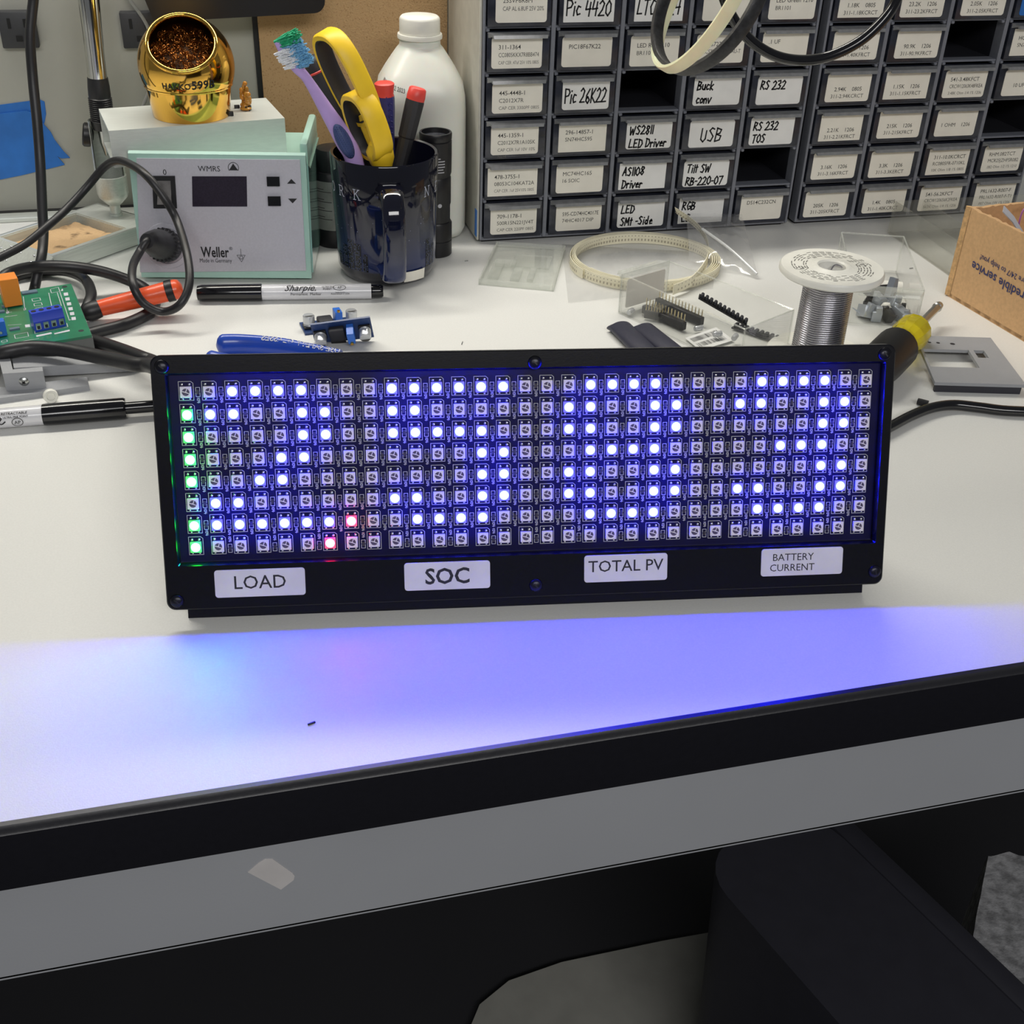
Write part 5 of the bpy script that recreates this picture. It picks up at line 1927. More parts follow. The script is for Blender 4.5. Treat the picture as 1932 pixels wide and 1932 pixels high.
script_e = [[tuple(p.xy) for p in spline([V((x * 0.8, y * 0.8, 0)) for x, y in ((-0.004, -0.001), (-0.001, 0.0004), (0.0006, 0.0024), (-0.0006, 0.0032), (-0.0014, 0.0012), (-0.0006, -0.0016), (0.0010, -0.0016), (0.003, 0.0))], 5)]]
marker('retractable_marker', 'white and black retractable marker poking out left of the display', b0, b1,
       [('barrel', [(0.0050, 0), (0.0056, 0.01), (0.0057, 0.05), (0.0059, f1_ + 0.004)], M_mark), ('grip', [(0.0058, f1_), (0.0062, f1_ + 0.002), (0.0064, f1_ + 0.05), (0.0064, f2_ - 0.01), (0.0058, f2_), (0.0032, f2_)], M_blackgloss),
        ('plunger', [(0.0036, f2_ - 0.004), (0.0036, 0.97), (0.003, 1.0)], M_blackgloss)], 0.0064,
       [('RETRACTABLE', fx_(31), 48, 0.0022, 0.012, 0.2, M_ink), ('ULTRA FINE POINT', fx_(33), 28, 0.0016, 0.01, 0, M_ink), ('AP', fx_(35), -2, 0.0030, 0.004, 0, M_ink), (ell, fx_(35), -2, 0.0004, 0, 0, M_inkl), (script_e, fx_(4), 6, 0.0007, 0, 0, M_ink)])

# ================================================================== CABLES OF THE DISPLAY
b = B()
b.tube([PM @ V((-0.145, 0.020, 0.020)), on_z(300, 697, 0.034), on_z(250, 687, 0.026), on_z(190, 674, 0.0205), on_z(120, 660, 0.0190), on_z(60, 656, 0.0190), on_z(10, 664, 0.0185), on_z(-50, 680, 0.012)], 0.0046, 12, 7)
recentre(single('sign_cable', b, M_rubber, 'thick black cable from the display across the grey bracket bar', 'cable', 'black cables behind the display'))
b = B()
b.tube([PM @ V((-0.13, 0.022, 0.022)), on_z(306, 690, 0.022), on_z(270, 675, 0.015), on_z(225, 658, 0.008), on_z(180, 644, 0.0048), on_z(120, 634, 0.0046), on_z(60, 636, 0.0046)], 0.0042, 12, 7)
recentre(single('sign_cable', b, M_rubber, 'black cable running from the display under the green board', 'cable', 'black cables behind the display'))
b = B()
b.tube([on_z(225, 664, 0.0020), on_z(190, 658, 0.002), on_z(150, 655, 0.002), on_z(115, 655, 0.002), on_z(75, 660, 0.002)], 0.0020, 10, 6)
recentre(single('thin_cable', b, M_rubber, 'thinner black lead between the two display cables', 'cable'))
b = B()
b.tube([PM @ V((0.105, 0.03, -0.012)), PM @ V((0.118, 0.048, -0.035)), on_z(1610, 834, 0.0055), on_z(1645, 823, 0.004), on_z(1680, 805, 0.004), on_z(1720, 784, 0.004), on_z(1760, 769, 0.004), on_z(1800, 764, 0.0038), on_z(1850, 769, 0.0036), on_z(1900, 775, 0.0035), on_z(1990, 778, 0.0035)], 0.0033, 12, 7)
recentre(single('right_cable', b, M_blackgloss, 'black cable leaving the right side of the display across the bench', 'cable'))

# ================================================================== PLIERS AND CONVERTERS
pl0, pl1 = on_z(405, 652, 0.008), on_z(640, 668, 0.008)
o = V((pl0.x, pl0.y, 0))
pli = thing('side_cutters', 'blue handled side cutters lying behind the display', 'pliers', o, (0, 0, math.atan2((pl1 - pl0).y, (pl1 - pl0).x)))
L_ = (pl1 - pl0).length
for sy, y0 in ((1, 0.0), (-1, -0.022)):
    b = B()
    pts = spline([V((0.001, y0, 0.008)), V((L_ * 0.2, y0 + sy * 0.004, 0.008)), V((L_ * 0.5, y0 + sy * 0.0042, 0.008)), V((L_ * 0.8, y0 - sy * 0.001, 0.008)), V((L_ * 1.03, y0 - sy * 0.006, 0.008))], 8)
    secs = []
    for i, q in enumerate(pts):
        f = i / (len(pts) - 1)
        t = (pts[min(i + 1, len(pts) - 1)] - pts[max(0, i - 1)]).normalized()
        sd_ = V((-t.y, t.x, 0))
        k = min(1.0, math.sqrt(max(0.02, f * 12))) if f < 0.09 else 1.0
        wv, hv = 0.0056 * k * (1 - 0.35 * f), 0.0078 * k * (1 - 0.25 * f)
        secs.append([q + sd_ * wv * math.cos(a) + V((0, 0, hv * math.sin(a) - (0.0078 - hv) * 0)) for a in [2 * math.pi * j / 18 for j in range(18)]])
    b.loft(secs)
    hh_ = obj('handle', b, M_plier, pli, ang=70)
    if sy == 1:
        b = B()
        tx = text2d('USE SAFETY GLASSES', 0.0074, 0.016, align='CENTER', maxw=0.054)

        def fn(a, d):
            x = L_ * 0.70 - a
            f = x / (L_ * 1.03)
            i = min(len(pts) - 1, max(0, int(f * (len(pts) - 1))))
            q = pts[i]
            ang_ = rad(72) + d / 0.0066
            wv, hv = 0.0056 * (1 - 0.35 * f), 0.0078 * (1 - 0.25 * f)
            return V((x, q.y - wv * 1.03 * math.cos(ang_), 0.008 + hv * 1.03 * math.sin(ang_)))
        b.flat(tx, fn)
        obj('lettering', b, M_silk, hh_, smooth=False, normals=False)
b = B()
b.loft([[V((L_ * 1.0, -0.004, 0.003)), V((L_ * 1.0, -0.018, 0.003)), V((L_ * 1.0, -0.018, 0.0115)), V((L_ * 1.0, -0.004, 0.0115))], [V((L_ * 1.12, -0.004, 0.003)), V((L_ * 1.12, -0.018, 0.003)), V((L_ * 1.12, -0.018, 0.0115)), V((L_ * 1.12, -0.004, 0.0115))],
        [V((L_ * 1.3, -0.0105, 0.004)), V((L_ * 1.3, -0.0115, 0.004)), V((L_ * 1.3, -0.0115, 0.0075)), V((L_ * 1.3, -0.0105, 0.0075))]])
obj('jaws', b, M_black, pli)


def converter(label, M):
    root = thing('converter_module', label, 'circuit module', group='blue voltage converter modules')
    root.matrix_world = M
    b = B()
    b.box((0, 0, 0.0007), (0.040, 0.0195, 0.0014))
    obj('board', b, mat('navy_soldermask', (38, 62, 110), 0.35) if 'navy_soldermask' not in MATS else MATS['navy_soldermask'], root)
    for x in (-0.0150, 0.0150):
        b = B()
        b.box((x, 0, 0.0022), (0.0082, 0.0082, 0.0018), bev=0.0006)
        b.mi = 1
        b.lathe([(0.0, 0.003), (0.0038, 0.003), (0.0040, 0.0036), (0.0036, 0.0042), (0.0040, 0.0048), (0.0040, 0.0098), (0.0036, 0.0104), (0, 0.0104)], 28, Matrix.Translation((x, 0, 0)), caps=False)
        b.mi = 2
        b.poly([V((x + 0.0034 * math.cos(rad(a)), 0.0034 * math.sin(rad(a)), 0.01045)) for a in range(200, 341, 14)])
        obj('capacitor', b, [M_black, M_capcan, M_inkl], root, ang=30)
    b = B()
    b.box((-0.0035, 0.001, 0.0040), (0.0105, 0.0105, 0.0052), bev=0.0012)
    obj('inductor', b, M_cavity, root)
    b = B()
    b.box((0.0056, 0.0015, 0.0062), (0.0050, 0.0095, 0.0098), bev=0.0003, seg=1)
    b.mi = 1
    b.cyl((0.0056, -0.0022, 0.011), (0.0056, -0.0022, 0.0123), 0.0011, 12)
    obj('trimmer', b, [M_trim, M_gold], root)
    b = B()
    b.box((-0.004, -0.0070, 0.0026), (0.010, 0.0042, 0.0024), bev=0.0003)
    obj('regulator_chip', b, M_black, root)
    return root


M_capcan = mat('capacitor_can', (206, 208, 210), 0.25, 0.5)
pA = on_z(624, 616, 0)
pA = V((pA.x, pA.y, 0))
converter('blue converter module lying flat with white capacitor on top', Matrix.Translation(pA) @ Matrix.Rotation(rad(6), 4, 'Z'))
pB = on_z(646, 622, 0.0100)
zB = V((-0.08, -0.86, -0.36)).normalized()
xB = V((0.985, -0.06, 0.16))
xB = (xB - zB * xB.dot(zB)).normalized()
yB = zB.cross(xB)
MB_ = Matrix(((xB.x, yB.x, zB.x, pB.x), (xB.y, yB.y, zB.y, pB.y), (xB.z, yB.z, zB.z, pB.z), (0, 0, 0, 1)))
converter('blue converter module tipped on edge against the flat one', MB_)

# ================================================================== RIGHT SIDE OF THE BENCH
# flat hazy lid
lc = [on_z(903, 530, 0.003), on_z(1045, 543, 0.003), on_z(1067, 466, 0.003), on_z(937, 458, 0.003)]
o = sum(lc, V()) / 4
o.z = 0
lid = thing('plastic_cover', 'hazy clear plastic lid lying in front of the drawer cabinet', 'lid', o)
P = [V((p.x - o.x, p.y - o.y, 0)) for p in lc]
b = B()
b.prism(P, V((0, 0, 0.0006)), V((0, 0, 0.0022)))
obj('plate', b, M_lid, lid)
b = B()
for i in range(4):
    a, c = P[i], P[(i + 1) % 4]
    dd = (c - a).normalized()
    q = V((-dd.y, dd.x, 0)) * 0.0014
    b.prism([a, c, c + q, a + q], V((0, 0, 0)), V((0, 0, 0.0042)))
obj('rim', b, M_lid, lid)
b = B()
bil = lambda s_, t_: P[0] * (1 - s_) * (1 - t_) + P[1] * s_ * (1 - t_) + P[2] * s_ * t_ + P[3] * (1 - s_) * t_
for s0, s1, t0_, t1_, h0 in ((0.1, 0.24, 0.08, 0.5, 0.0046), (0.34, 0.86, 0.42, 0.72, 0.0036), (0.12, 0.4, 0.40, 0.52, 0.005), (0.62, 0.70, 0.1, 0.38, 0.0046), (0.4, 0.52, 0.08, 0.35, 0.0046)):
    b.prism([bil(s0, t0_), bil(s1, t0_), bil(s1, t1_), bil(s0, t1_)], V((0, 0, 0.0022)), V((0, 0, h0)))
obj('ribs', b, M_lid, lid)

# coil of paper component tape
tcx, tcy = 0.332, 0.838
tr_ = 0.058
tp = thing('component_tape', 'coil of ivory paper component tape standing loosely on the bench', 'component tape', V((tcx, tcy, 0)))
b = B()
tw = 0.0080
pts = []
turns = 5
N_ = 60
for k in range(turns * N_ + 1):
    a = rad(200) + 2 * math.pi * k / N_
    r = tr_ * (0.90 + 0.10 * k / (turns * N_)) + 0.0008 * math.sin(a * 3 + k * 0.01)
    pts.append(V((r * math.cos(a) * 1.04, r * math.sin(a) * 0.96, tw / 2 + 0.0004)))
b.band(pts, V((0, 0, 1)), tw, 0.0005)
obj('coil', b, M_paper, tp, ang=50)
b = B()
for k in range(N_ * 2):
    a = rad(200) + 2 * math.pi * k / (N_ * 2)
    for rr, sgn in ((tr_ * 1.0 + 0.0006, 1), (tr_ * 0.89, -1)):
        c = V((rr * math.cos(a) * 1.04, rr * math.sin(a) * 0.96, 0))
        t = V((-math.sin(a), math.cos(a), 0))
        for z0, hw_, hh_ in ((0.0036, 0.0006, 0.0009), (0.0068, 0.0004, 0.0004)):
            b.poly([c + t * hw_ + V((0, 0, z0 - hh_)), c - t * hw_ + V((0, 0, z0 - hh_)), c - t * hw_ + V((0, 0, z0 + hh_)), c + t * hw_ + V((0, 0, z0 + hh_))])
obj('pockets', b, mat('tape_pocket', (176, 168, 148), 0.6), tp, smooth=False)
# free end curling up
wp = [on_z(1270, 547, 0.006), on_z(1305, 530, 0.007), on_z(1330, 500, 0.010), on_y(1337, 478, 0.855), on_y(1334, 455, 0.872), on_y(1320, 432, 0.882), on_y(1300, 414, 0.888), on_y(1275, 397, 0.890)]
sp_ = [p - V((tcx, tcy, 0)) for p in spline(wp, 6)]
M_tail = []
n = len(sp_)


def tail_n(i):
    f = i / (n - 1)
    up_ = V((0, 0, 1))
    tl_ = V((-0.45, -0.35, 0.82))
    return up_ * (1 - f) + tl_ * f


b = B()
b.band(sp_, tail_n, tw, 0.0005)
obj('loose_end', b, M_paper, tp, ang=60)
b = B()
for i in range(2, n - 1):
    nn_ = tail_n(i).normalized()
    t = (sp_[min(i + 1, n - 1)] - sp_[i - 1]).normalized()
    nn_ = (nn_ - t * nn_.dot(t)).normalized()
    q = t.cross(nn_).normalized()
    if q.y > 0:
        q = -q
    for off, s1 in ((0.0026, 0.0004), (-0.0012, 0.0007)):
        c = sp_[i] + nn_ * off + q * 0.00035
        b.poly([c + t * s1 + nn_ * s1, c - t * s1 + nn_ * s1, c - t * s1 - nn_ * s1, c + t * s1 - nn_ * s1])
obj('pockets', b, MATS['tape_pocket'], tp, smooth=False)


def bag(name, label, pxq, hts, seed, amp, z0=0.0008):
    """crumpled clear bag: two thin films between four bench corners"""
    C_ = [on_z(u, v, 0.0) for u, v in pxq]
    o = sum(C_, V()) / 4
    root = None
    b = B()
    n = 26
    rows_t, rows_b = [], []
    for i in range(n + 1):
        rt, rb2 = [], []
        for j in range(n + 1):
            s_, t_ = i / n, j / n
            p = C_[0] * (1 - s_) * (1 - t_) + C_[1] * s_ * (1 - t_) + C_[2] * s_ * t_ + C_[3] * (1 - s_) * t_ - o
            hz = hts[0] * (1 - s_) * (1 - t_) + hts[1] * s_ * (1 - t_) + hts[2] * s_ * t_ + hts[3] * (1 - s_) * t_
            env = (math.sin(math.pi * s_) * math.sin(math.pi * t_)) ** 0.5
            k1 = noise.noise(V((p.x * 70 + seed, p.y * 70, 0))) + 0.6 * abs(noise.noise(V((p.x * 150, p.y * 60 + seed, 2))))
            rt.append(V((p.x, p.y, z0 + hz + env * amp * (0.6 + k1 * 0.7))))
            rb2.append(V((p.x, p.y, z0 + hz * 0.85)))
        rows_t.append(rt)
        rows_b.append(rb2)
    b.loft(rows_t, closed=False, caps=False)
    b.loft(rows_b, closed=False, caps=False)
    o_ = obj(name, b, M_bag, None, ang=70)
    o_.location = (o.x, o.y, 0)
    return tag(o_, label, 'plastic bag')


bag('plastic_bag', 'flat clear bag under the coil of paper tape', [(1072, 573), (1345, 545), (1352, 478), (1060, 462)], (0, 0, 0, 0), 3, 0.003)
bag('plastic_bag', 'crumpled clear zip bag propped on the drawer cabinet foot', [(1300, 500), (1430, 526), (1395, 440), (1290, 452)], (0.003, 0.001, 0.016, 0.022), 9, 0.007)
za, zb2 = on_y(1325, 432, 0.86), on_z(1428, 517, 0.004)
b = B()
b.tube([za, (za + zb2) / 2 + V((0, 0, 0.002)), zb2], 0.0012, 8, 6)
bag_z = bpy.data.objects['plastic_bag.001']
zp = obj('zip_seal', b, mat('zip_seal_plastic', (226, 228, 228), 0.2, trans=0.3), bag_z)
zp.data.transform(Matrix.Translation(-bag_z.location))


# clear drawers taken out of the cabinets
def clear_drawer(label, A, Bp, Cp, Dp, h, lip_edge, group):
    """A-B is the front (lip and label), C-D the back"""
    ctr_ = (A + Bp + Cp + Dp) / 4
    o = V((ctr_.x, ctr_.y, 0))
    root = thing('parts_tray', label, 'drawer', o, group=group)
    Q = [V((p.x - o.x, p.y - o.y, 0)) for p in (A, Bp, Cp, Dp)]
    b = B()
    t = 0.0013
    names = ('front', 'side', 'back', 'side')
    cen = sum(Q, V()) / 4
    b.prism(Q, V((0, 0, 0)), V((0, 0, 0.0012)))
    for i in range(4):
        a, c = Q[i], Q[(i + 1) % 4]
        dd = (c - a).normalized()
        q = V((-dd.y, dd.x, 0))
        if q.dot(cen - a) < 0:
            q = -q
        b.prism([a, c, c + q * t, a + q * t], V((0, 0, 0.0012)), V((0, 0, h)))
    obj('tray', b, M_clear, root)
    b = B()
    for i in range(4):
        a, c = Q[i], Q[(i + 1) % 4]
        b.tube([a * 0.985 + V((0, 0, h)), c * 0.985 + V((0, 0, h))], 0.0006, 6, 1)
        b.tube([a * 0.985 + V((0, 0, 0.001)), a * 0.985 + V((0, 0, h))], 0.0005, 6, 1)
    obj('rim', b, M_lid, root)
    fd_ = (Q[1] - Q[0])
    fw = fd_.length
    fd_.normalize()
    fo = V((-fd_.y, fd_.x, 0))
    if fo.dot(cen - Q[0]) > 0:
        fo = -fo
    mid = (Q[0] + Q[1]) / 2
    b = B()
    pr = [(0.0, h), (0.0075, h - 0.001), (0.0085, h - 0.0038), (0.0072, h - 0.0036), (0.0062, h - 0.0018), (0.0, h - 0.0040)]
    b.loft([[mid + fd_ * sx * (fw / 2 - y * 0.5) + fo * y + V((0, 0, z)) for y, z in pr] for sx in (-1, 1)])
    obj('handle_lip', b, M_lid, root)
    return root, o, mid, fd_, fo, fw


b1q = [on_z(1172, 517, 0.030), on_z(1262, 492, 0.030), on_z(1500, 585, 0.030), on_z(1407, 622, 0.030)]
root1, o1, mid1, fd1, fo1, fw1 = clear_drawer('clear drawer holding black pin headers, lying behind the display', *b1q, 0.030, 0, 'clear drawers on the bench')
b = B()
b.prism([mid1 + fd1 * a - fo1 * 0.0020 + V((0, 0, 0.0145 + d)) for a, d in roundrect(fw1 * 0.80, 0.022, 0.0016)], V(), -fo1 * 0.0003)
obj('label_card', b, mat('grey_card_back', (206, 202, 192), 0.5), root1)
b2q = [on_z(1608, 538, 0.030), on_z(1745, 549, 0.030), on_z(1706, 446, 0.030), on_z(1587, 438, 0.030)]
root2, o2, mid2, fd2, fo2, fw2 = clear_drawer('clear drawer of loose parts beside the solder spool', *b2q, 0.030, 0, 'clear drawers on the bench')


def pin_header(label, p0, p1, zc, n, two, group='black pin headers'):
    d = p1 - p0
    L_ = d.length
    root = thing('pin_header', label, 'pin header', V(((p0 + p1) / 2).to_tuple()[:2] + (zc,)), (0, 0, math.atan2(d.y, d.x)), group)
    b = B()
    b.box((0, 0, 0.0030), (L_, 0.0045 if two else 0.0025, 0.0060), bev=0.0004, seg=1)
    obj('strip', b, M_black, root)
    b = B()
    for k in range(n):
        x = -L_ / 2 + L_ * (k + 0.5) / n
        b.box((x, 0.0008 if two else 0, 0.0085), (0.0006, 0.0006, 0.0060))
    pn_ = obj('pins', b, M_pin, root)
    return root


M_pin = mat('brassy_pins', (222, 206, 160), 0.25, 0.9)
zf = 0.0014
pin_header('longer black pin header at the far side of the clear drawer', on_z(1240, 560, 0.008), on_z(1326, 598, 0.008), zf, 14, True)
pin_header('black pin header nearest the label end of the clear drawer', on_z(1215, 578, 0.006), on_z(1292, 612, 0.006), zf, 13, True)
pin_header('short black header strip below the two longer ones', on_z(1215, 600, 0.001), on_z(1256, 608, 0.001), zf, 8, False)


def carrier(label, p0, p1, n, wid, zc, tilt=0):
    d = p1 - p0
    L_ = d.length
    root = thing('carrier_tape', label, 'component tape', V((p0.x, p0.y, zc)), (0, -math.asin(max(-0.9, min(0.9, (p1.z - p0.z) / L_))), math.atan2(d.y, d.x)), 'black carrier tapes')
    b = B()
    b.box((L_ / 2, 0, 0.0005), (L_, wid, 0.0010))
    obj('strip', b, M_black, root)
    b = B()
    for k in range(n):
        x = L_ * (k + 0.5) / n
        b.box((x, 0, 0.0022), (L_ / n * 0.62, wid * 0.62, 0.0030), bev=0.0005, seg=1)
    obj('pockets', b, M_cavity, root)
    return root


carrier('black pocketed carrier tape rising out of the clear drawer', on_z(1408, 612, 0.018), on_z(1318, 560, 0.034), 11, 0.0075, 0.018)
carrier('black carrier tape lying flat at the end of the clear drawer', on_z(1385, 613, 0.003), on_z(1470, 640, 0.003), 9, 0.0075, 0.0014)
# folded barcode paper
q = [on_z(1293, 632, 0.004), on_z(1352, 612, 0.004), on_z(1385, 636, 0.004), on_z(1322, 655, 0.004)]
o = sum(q, V()) / 4
b = B()
b.prism([p - o for p in q], V((0, 0, -0.002)), V((0, 0, -0.0016)))
b.mi = 1
for r_ in range(2):
    s_ = 0.08
    while s_ < 0.9:
        w_ = random.choice((0.008, 0.014, 0.022))
        f = lambda a, c: ((q[0] - o) * (1 - a) * (1 - c) + (q[1] - o) * a * (1 - c) + (q[2] - o) * a * c + (q[3] - o) * (1 - a) * c) + V((0, 0, -0.0015))
        b.poly([f(s_, 0.15 + 0.4 * r_), f(s_ + w_, 0.15 + 0.4 * r_), f(s_ + w_, 0.42 + 0.4 * r_), f(s_, 0.42 + 0.4 * r_)])
        s_ += w_ + random.choice((0.010, 0.018, 0.03))
pp_ = single('barcode_slip', b, [M_cardw, M_ink], 'white paper slip with bar codes lying in the clear drawer', 'paper', smooth=False)
pp_.location = V((o.x, o.y, 0.0034))
for k, (u, v) in enumerate(((1318, 618), (1353, 634), (1386, 640), (1190, 586))):
    p = on_z(u, v, 0.004)
    b = B()
    b.axis((-0.003, 0, 0.002), (0.003, 0, 0.002), [(0.0018, 0), (0.002, 0.1), (0.002, 0.7), (0.0014, 0.75), (0.002, 0.8), (0.002, 1)], 14)
    c_ = single('small_capacitor', b, M_capcan, ('silver capacitor at the near end of the pin headers', 'silver capacitor on the bar code slip', 'silver capacitor right of the bar code slip', 'silver capacitor under the grey label card')[k], 'capacitor', 'silver capacitors in the clear drawer')
    c_.location = V((p.x, p.y, 0.0036 if k in (1, 2) else 0.0014))
    c_.rotation_euler = (0, 0, random.uniform(-1, 1))

# heat shrink tubes
for k, ((u0, v0), (u1, v1), lbl) in enumerate((((1165, 612), (1222, 668), 'black heat shrink tube piece nearer the display centre'), ((1207, 615), (1283, 675), 'black heat shrink tube piece beside the clear drawer'))):
    p0, p1 = on_z(u0, v0, 0.0045), on_z(u1, v1, 0.0045)
    b = B()
    d = (p1 - p0).normalized()
    sd_ = V((-d.y, d.x, 0))
    secs = []
    for p, f in ((p0, 0), (p0 * 0.9 + p1 * 0.1, 0.1), (p1, 1)):
        secs.append([p + sd_ * 0.0082 * math.cos(a) + V((0, 0, (0.0026 if f == 0 else 0.0046) * math.sin(a) + (-0.0018 if f == 0 else 0))) for a in [2 * math.pi * j / 24 for j in range(24)]])
    inner = [[p + sd_ * 0.0072 * math.cos(a) + V((0, 0, (0.0016 if f == 0 else 0.0036) * math.sin(a) + (-0.0018 if f == 0 else 0))) for a in [2 * math.pi * j / 24 for j in range(24)]] for p, f in ((p1, 1), (p0, 0))]
    b.loft(secs + inner, loop=True, caps=False)
    recentre(single('heat_shrink_tube', b, mat('navy_black_sleeve', (44, 45, 62), 0.5, bump=0.1, ns=400) if k == 0 else MATS['navy_black_sleeve'], lbl, 'tube', 'heat shrink tubes', ang=50))

# solder spool
sc_y = 0.655
tp_ = on_y(1565, 503, sc_y)
sx_ = on_y(1548, 640, sc_y - 0.014)
spc = V((on_y(1552, 600, sc_y).x, sc_y, 0))
sph = tp_.z
tilt = math.atan2(tp_.x - spc.x, sph)
spool = thing('solder_spool', 'white spool of solder wire standing on end behind the display', 'spool', spc)
wl = on_y(1508, 630, sc_y)
wr = on_y(1590, 630, sc_y)
wr_ = (wr - wl).length / 2
fr_ = (on_y(1650, 512, sc_y) - on_y(1478, 500, sc_y)).length / 2
b = B()
for z0 in (0.0, sph - 0.005):
    b.lathe([(0.0088, z0), (fr_ * 0.96, z0), (fr_, z0 + 0.0012), (fr_, z0 + 0.0034), (fr_ * 0.97, z0 + 0.005), (0.0130, z0 + 0.005), (0.0118, z0 + 0.0058), (0.0098, z0 + 0.0060), (0.0088, z0 + 0.0050)], 64, caps=False)
n = 40
b.loft([[V((r * math.cos(2 * math.pi * k / n), r * math.sin(2 * math.pi * k / n), z)) for k in range(n)] for r, z in ((0.0088, sph), (0.0088, 0.001), (0.0105, 0.001), (0.0105, sph - 0.001))], caps=False)
core = obj('flanges', b, M_white, spool, ang=40)
b = B()
pitch = 0.00155
nt2 = int((sph - 0.0108) / pitch)
pts = []
for k in range(nt2 * 24 + 1):
    a = 2 * math.pi * k / 24
    z = 0.0056 + pitch * k / 24
    pts.append(V((wr_ * (1 - 0.06 * z / sph) * math.cos(a), wr_ * (1 - 0.06 * z / sph) * math.sin(a), z)))
b.tube(pts, pitch * 0.52, 8, 1)
b.lathe([(wr_ * 0.95, 0.005), (wr_ * 0.90, sph - 0.0055)], 32)
obj('solder_wire', b, M_wire, spool, ang=60)
b = B()
Zt = sph + 0.0001
for ring_, (r0, seg_) in enumerate(((0.0185, 26), (0.0205, 30), (0.0225, 30), (0.0245, 34), (0.0262, 34), (0.0170, 22))):
    for k in range(seg_):
        a0 = 2 * math.pi * (k + 0.1) / seg_
        if random.random() < 0.72 and not (abs(math.sin(a0)) < 0.16):
            a1 = a0 + 2 * math.pi / seg_ * random.uniform(0.5, 0.8)
            b.flat(ribbon2d([[(r0 * math.cos(a), r0 * math.sin(a)) for a in (a0, (a0 + a1) / 2, a1)]], 0.0006), lambda a, d: V((a, d, Zt)))
for sx in (-1, 1):
    b.flat(ribbon2d([[(sx * 0.0215 - 0.0045, 0), (sx * 0.0215, -0.0035), (sx * 0.0215 + 0.0045, 0), (sx * 0.0215, 0.0035), (sx * 0.0215 - 0.0045, 0)]], 0.0004), lambda a, d: V((a, d, Zt)))
    b.flat(ribbon2d([[(sx * 0.0215 - 0.001, 0), (sx * 0.0215 + 0.001, 0)]], 0.0014), lambda a, d: V((a, d, Zt)))
obj('printed_ring', b, M_inkg, core, smooth=False, normals=False)
b = B()
b.tube([V((0.0088, 0.002, sph - 0.002)), V((0.004, 0.004, sph - 0.001)), V((0.0, 0.002, sph - 0.006)), V((-0.002, 0.0, sph - 0.014))], 0.0006, 6, 5)
obj('wire_end', b, M_wire, spool)

# parts inside the second drawer
R2 = Matrix.Rotation(math.atan2(fd2.y, fd2.x), 3, 'Z')
PP = lambda s_, t_, z=0.0014: V((b2q[0].x, b2q[0].y, z)) * (1 - s_) * (1 - t_) + V((b2q[1].x, b2q[1].y, z)) * s_ * (1 - t_) + V((b2q[2].x, b2q[2].y, z)) * s_ * t_ + V((b2q[3].x, b2q[3].y, z)) * (1 - s_) * t_
p0, p1 = PP(0.08, 0.62, 0.0055), PP(0.95, 0.60, 0.0055)
b = B()
b.axis(p0, p1, [(0.0040, 0), (0.0041, 0.02), (0.0041, 0.98), (0.0040, 1)], 18)
recentre(single('white_tube', b, M_white, 'white plastic tube lying across the back of the parts drawer', 'tube'))
b = B()
c = PP(0.52, 0.30, 0)
b.box((0, 0, 0.009), (0.012, 0.007, 0.016), R2 @ Euler((0.3, 0, 0.4)).to_matrix(), bev=0.0008)
for k in range(5):
    b.box(V((-0.008, -0.004 + 0.002 * k, 0.010)), (0.006, 0.0007, 0.0007))
t_ = single('relay_socket', b, M_black, 'black pinned block in the middle of the parts drawer', 'component')
t_.location = V((c.x, c.y, 0.0014))
b = B()
b.loft([[V((-0.006, -0.002, 0)), V((0.006, -0.002, 0)), V((0.003, -0.002, 0.020)), V((-0.001, -0.002, 0.021))], [V((-0.006, 0.003, 0)), V((0.006, 0.003, 0)), V((0.003, 0.003, 0.020)), V((-0.001, 0.003, 0.021))]])
b.mi = 1
b.cyl((0.002, -0.0021, 0.008), (0.002, -0.0024, 0.008), 0.0018, 14)
t_ = single('grey_connector', b, [mat('slate_plastic', (120, 126, 136), 0.45), M_black], 'pointed grey connector standing in the parts drawer', 'component')
c = PP(0.66, 0.26)
t_.location = V((c.x, c.y, 0.006))
t_.rotation_euler = (0, 0, 0.5)
pile = [('grey', 0.30, 0.12, 0.010), ('grey', 0.45, 0.10, 0.009), ('black', 0.62, 0.10, 0.008), ('grey', 0.80, 0.14, 0.009), ('black', 0.85, 0.24, 0.007), ('grey', 0.70, 0.20, 0.008), ('white', 0.58, 0.15, 0.006), ('white', 0.78, 0.22, 0.006), ('black', 0.36, 0.22, 0.008), ('grey', 0.88, 0.08, 0.007), ('grey', 0.5, 0.2, 0.008)]
desc = {'grey': mat('metal_bracket_grey', (164, 170, 178), 0.35, 0.5), 'black': M_black, 'white': M_white}
lbls = ['large grey bracket against the drawer front', 'grey clip behind the drawer front', 'black jack left of the round white cap', 'grey clip at the right of the drawer front', 'black plug by the right drawer wall', 'grey clip under the grey connector', 'round white cap in the middle of the parts drawer', 'white cap below the clear caps', 'black jack behind the large grey bracket', 'grey clip in the right front corner of the parts drawer', 'grey clip in the middle of the pile']
